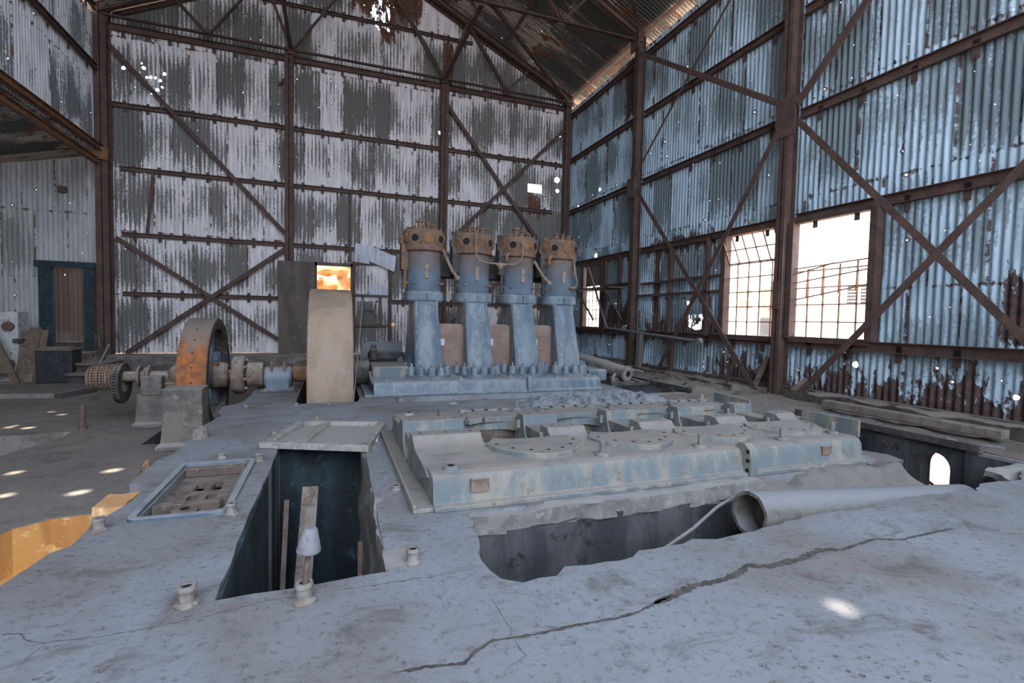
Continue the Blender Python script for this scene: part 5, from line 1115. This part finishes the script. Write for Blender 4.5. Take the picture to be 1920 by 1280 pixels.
MB().box(-6.75, -6.24, 13.5, 13.9, -.36, 1.13).build('panel', 'white_paint', wm, bevel=.02)
for z in (.82, .02): MB().lathe([(.03, -.1), (.10, -.08), (.10, -.04), (.06, 0)], (-6.38, 13.5, z), 'y', 18).build('valve_wheel', 'rod_rust', wm)
MB().box(-6.28, -6.12, 13.38, 13.5, .48, .56).build('handle', 'dark_iron', wm)
tag(MB().prism([(-6.6, -.36), (-6.05, -.36), (-6.2, .1), (-6.45, .75), (-6.6, .8)], 13.1, 13.14, [[(-6.45, -.3), (-6.2, -.3), (-6.25, -.14), (-6.4, -.14)]], 'y').build('triangular_plate', 'brown_wood', bevel=.003), 'tapered brown plate standing before the white machine', 'plate')
tag(MB().tube([(-6.05, 11.2, -.40), (-6.4, 11.35, .1)], .03, 8).build('leaning_rod', 'dark_iron'), 'thick dark rod leaning at the left edge of the picture', 'rod')
tag(MB().tube([(-4.42, 12.2, .0), (-4.22, 12.25, .52)], .02, 8).build('lever', 'bone'), 'pale lever rod leaning above the slotted disc', 'rod')
tag(MB().tube([(-5.0, 14.0, .1), (-5.05, 14.1, .55), (-5.12, 14.1, .62), (-5.12, 14.12, .5)], .022, 8).build('bent_pipe', 'dark_iron'), 'hook-shaped pipe standing by the corner sheets', 'pipe')
tag(MB().box(-6.08, -5.92, 14.86, 14.94, 3.98, 4.12).build('wall_box', 'rust_steel', bevel=.006), 'small dark rusty box high on the lean-to wall', 'box')
for (x, z, h, l) in ((-5.27, 3.55, .26, 'upper'), (-5.24, 3.18, .18, 'middle'), (-5.22, 2.02, .30, 'lower')):
    tag(MB().box(x-.05, x+.05, 14.86, 14.93, z-h/2, z+h/2).build('wall_bracket', 'rod_rust', bevel=.006), 'rusty plate bracket on the sheeting edge left of the back wall, %s' % l, 'bracket')
tag(MB().box(-5.16, -5.13, 14.86, 14.9, 1.3, 1.95).build('wall_strip', 'rod_rust'), 'narrow rusty strip hanging under the lowest plate bracket', 'strip')
# box machine behind the flywheel
gb = thing('perforated_cover', (.95, 9.9, -.3), 'grey perforated sheet cover between flywheel and engine', 'cover')
MB().prism([(.50, 0), (.58, .62), (.64, .70), (1.34, .70), (1.36, .0)][::-1], 10.0, 10.06, ax='y').build('cover_sheet', 'perforated', gb)
tag(MB().tube([gy(680, 560, 7.12), gy(676, 610, 7.12), gy(663, 752, 7.12)], .008, 6).build('thin_wire_rod', 'cement_pipe'), 'thin bent rod standing against the right side of the huge flywheel', 'rod')
# ============================================================ OUTSIDE
bl = thing('white_building', (24, 20, -.3), 'sunlit white building seen through the large windows', 'building')
MB().box(22, 27, 5, 40, -.3, 9).build('wall', 'white_wall', bl)
def bwin(y0, y1, z0, z1, nm, mat): return MB().box(21.93, 22.0, y0, y1, z0, z1).build(nm, mat, bl, smooth=0)
wa = bwin(14.8, 15.95, 2.1, 3.0, 'louvred_window', 'pane_dark')
for k in range(7): MB().box(21.88, 21.93, 14.75, 16.0, 2.12+k*.145, 2.15+k*.145).build('louvre', 'white_wall', wa)
MB().box(21.87, 21.93, 15.33, 15.41, 2.08, 3.02).build('louvre_post', 'white_wall', wa)
wb = bwin(21.4, 22.3, 2.05, 3.1, 'sash_window', 'pane_grey'); MB().box(21.88, 21.93, 21.82, 21.88, 2.05, 3.1).box(21.88, 21.93, 21.4, 22.3, 2.5, 2.56).build('window_bar', 'white_wall', wb)
dr = bwin(18.9, 20.75, .55, 3.15, 'doorway', 'pane_grey'); MB().box(21.9, 21.93, 18.95, 20.7, .55, 1.5).build('dark_lower_panel', 'pane_dark', dr)
for k, (a_, b_) in enumerate((((20.0, 2.0), (19.75, 2.25)), ((19.95, 2.25), (19.7, 2.0)), ((19.6, 1.9), (19.5, 2.3)), ((19.5, 2.3), (19.3, 1.95)), ((20.15, 1.9), (20.05, 2.2)))): MB().beam((21.88, a_[0], a_[1]), (21.88, b_[0], b_[1]), .05, .02, (1, 0, 0)).build('red_scrawl', 'red_paint', dr)
def rk(u, v):
    x = -6+14*u; z = -.4+6*v; y = 18.2+1.4*v*v+.9*fbm((x, 0, z), .6)+.25*fbm((x, 3, z), 2.2); return (x, y, z)
struct(MB().grid(rk, 120, 60).build('ground_rock_face', 'rock', smooth=60))
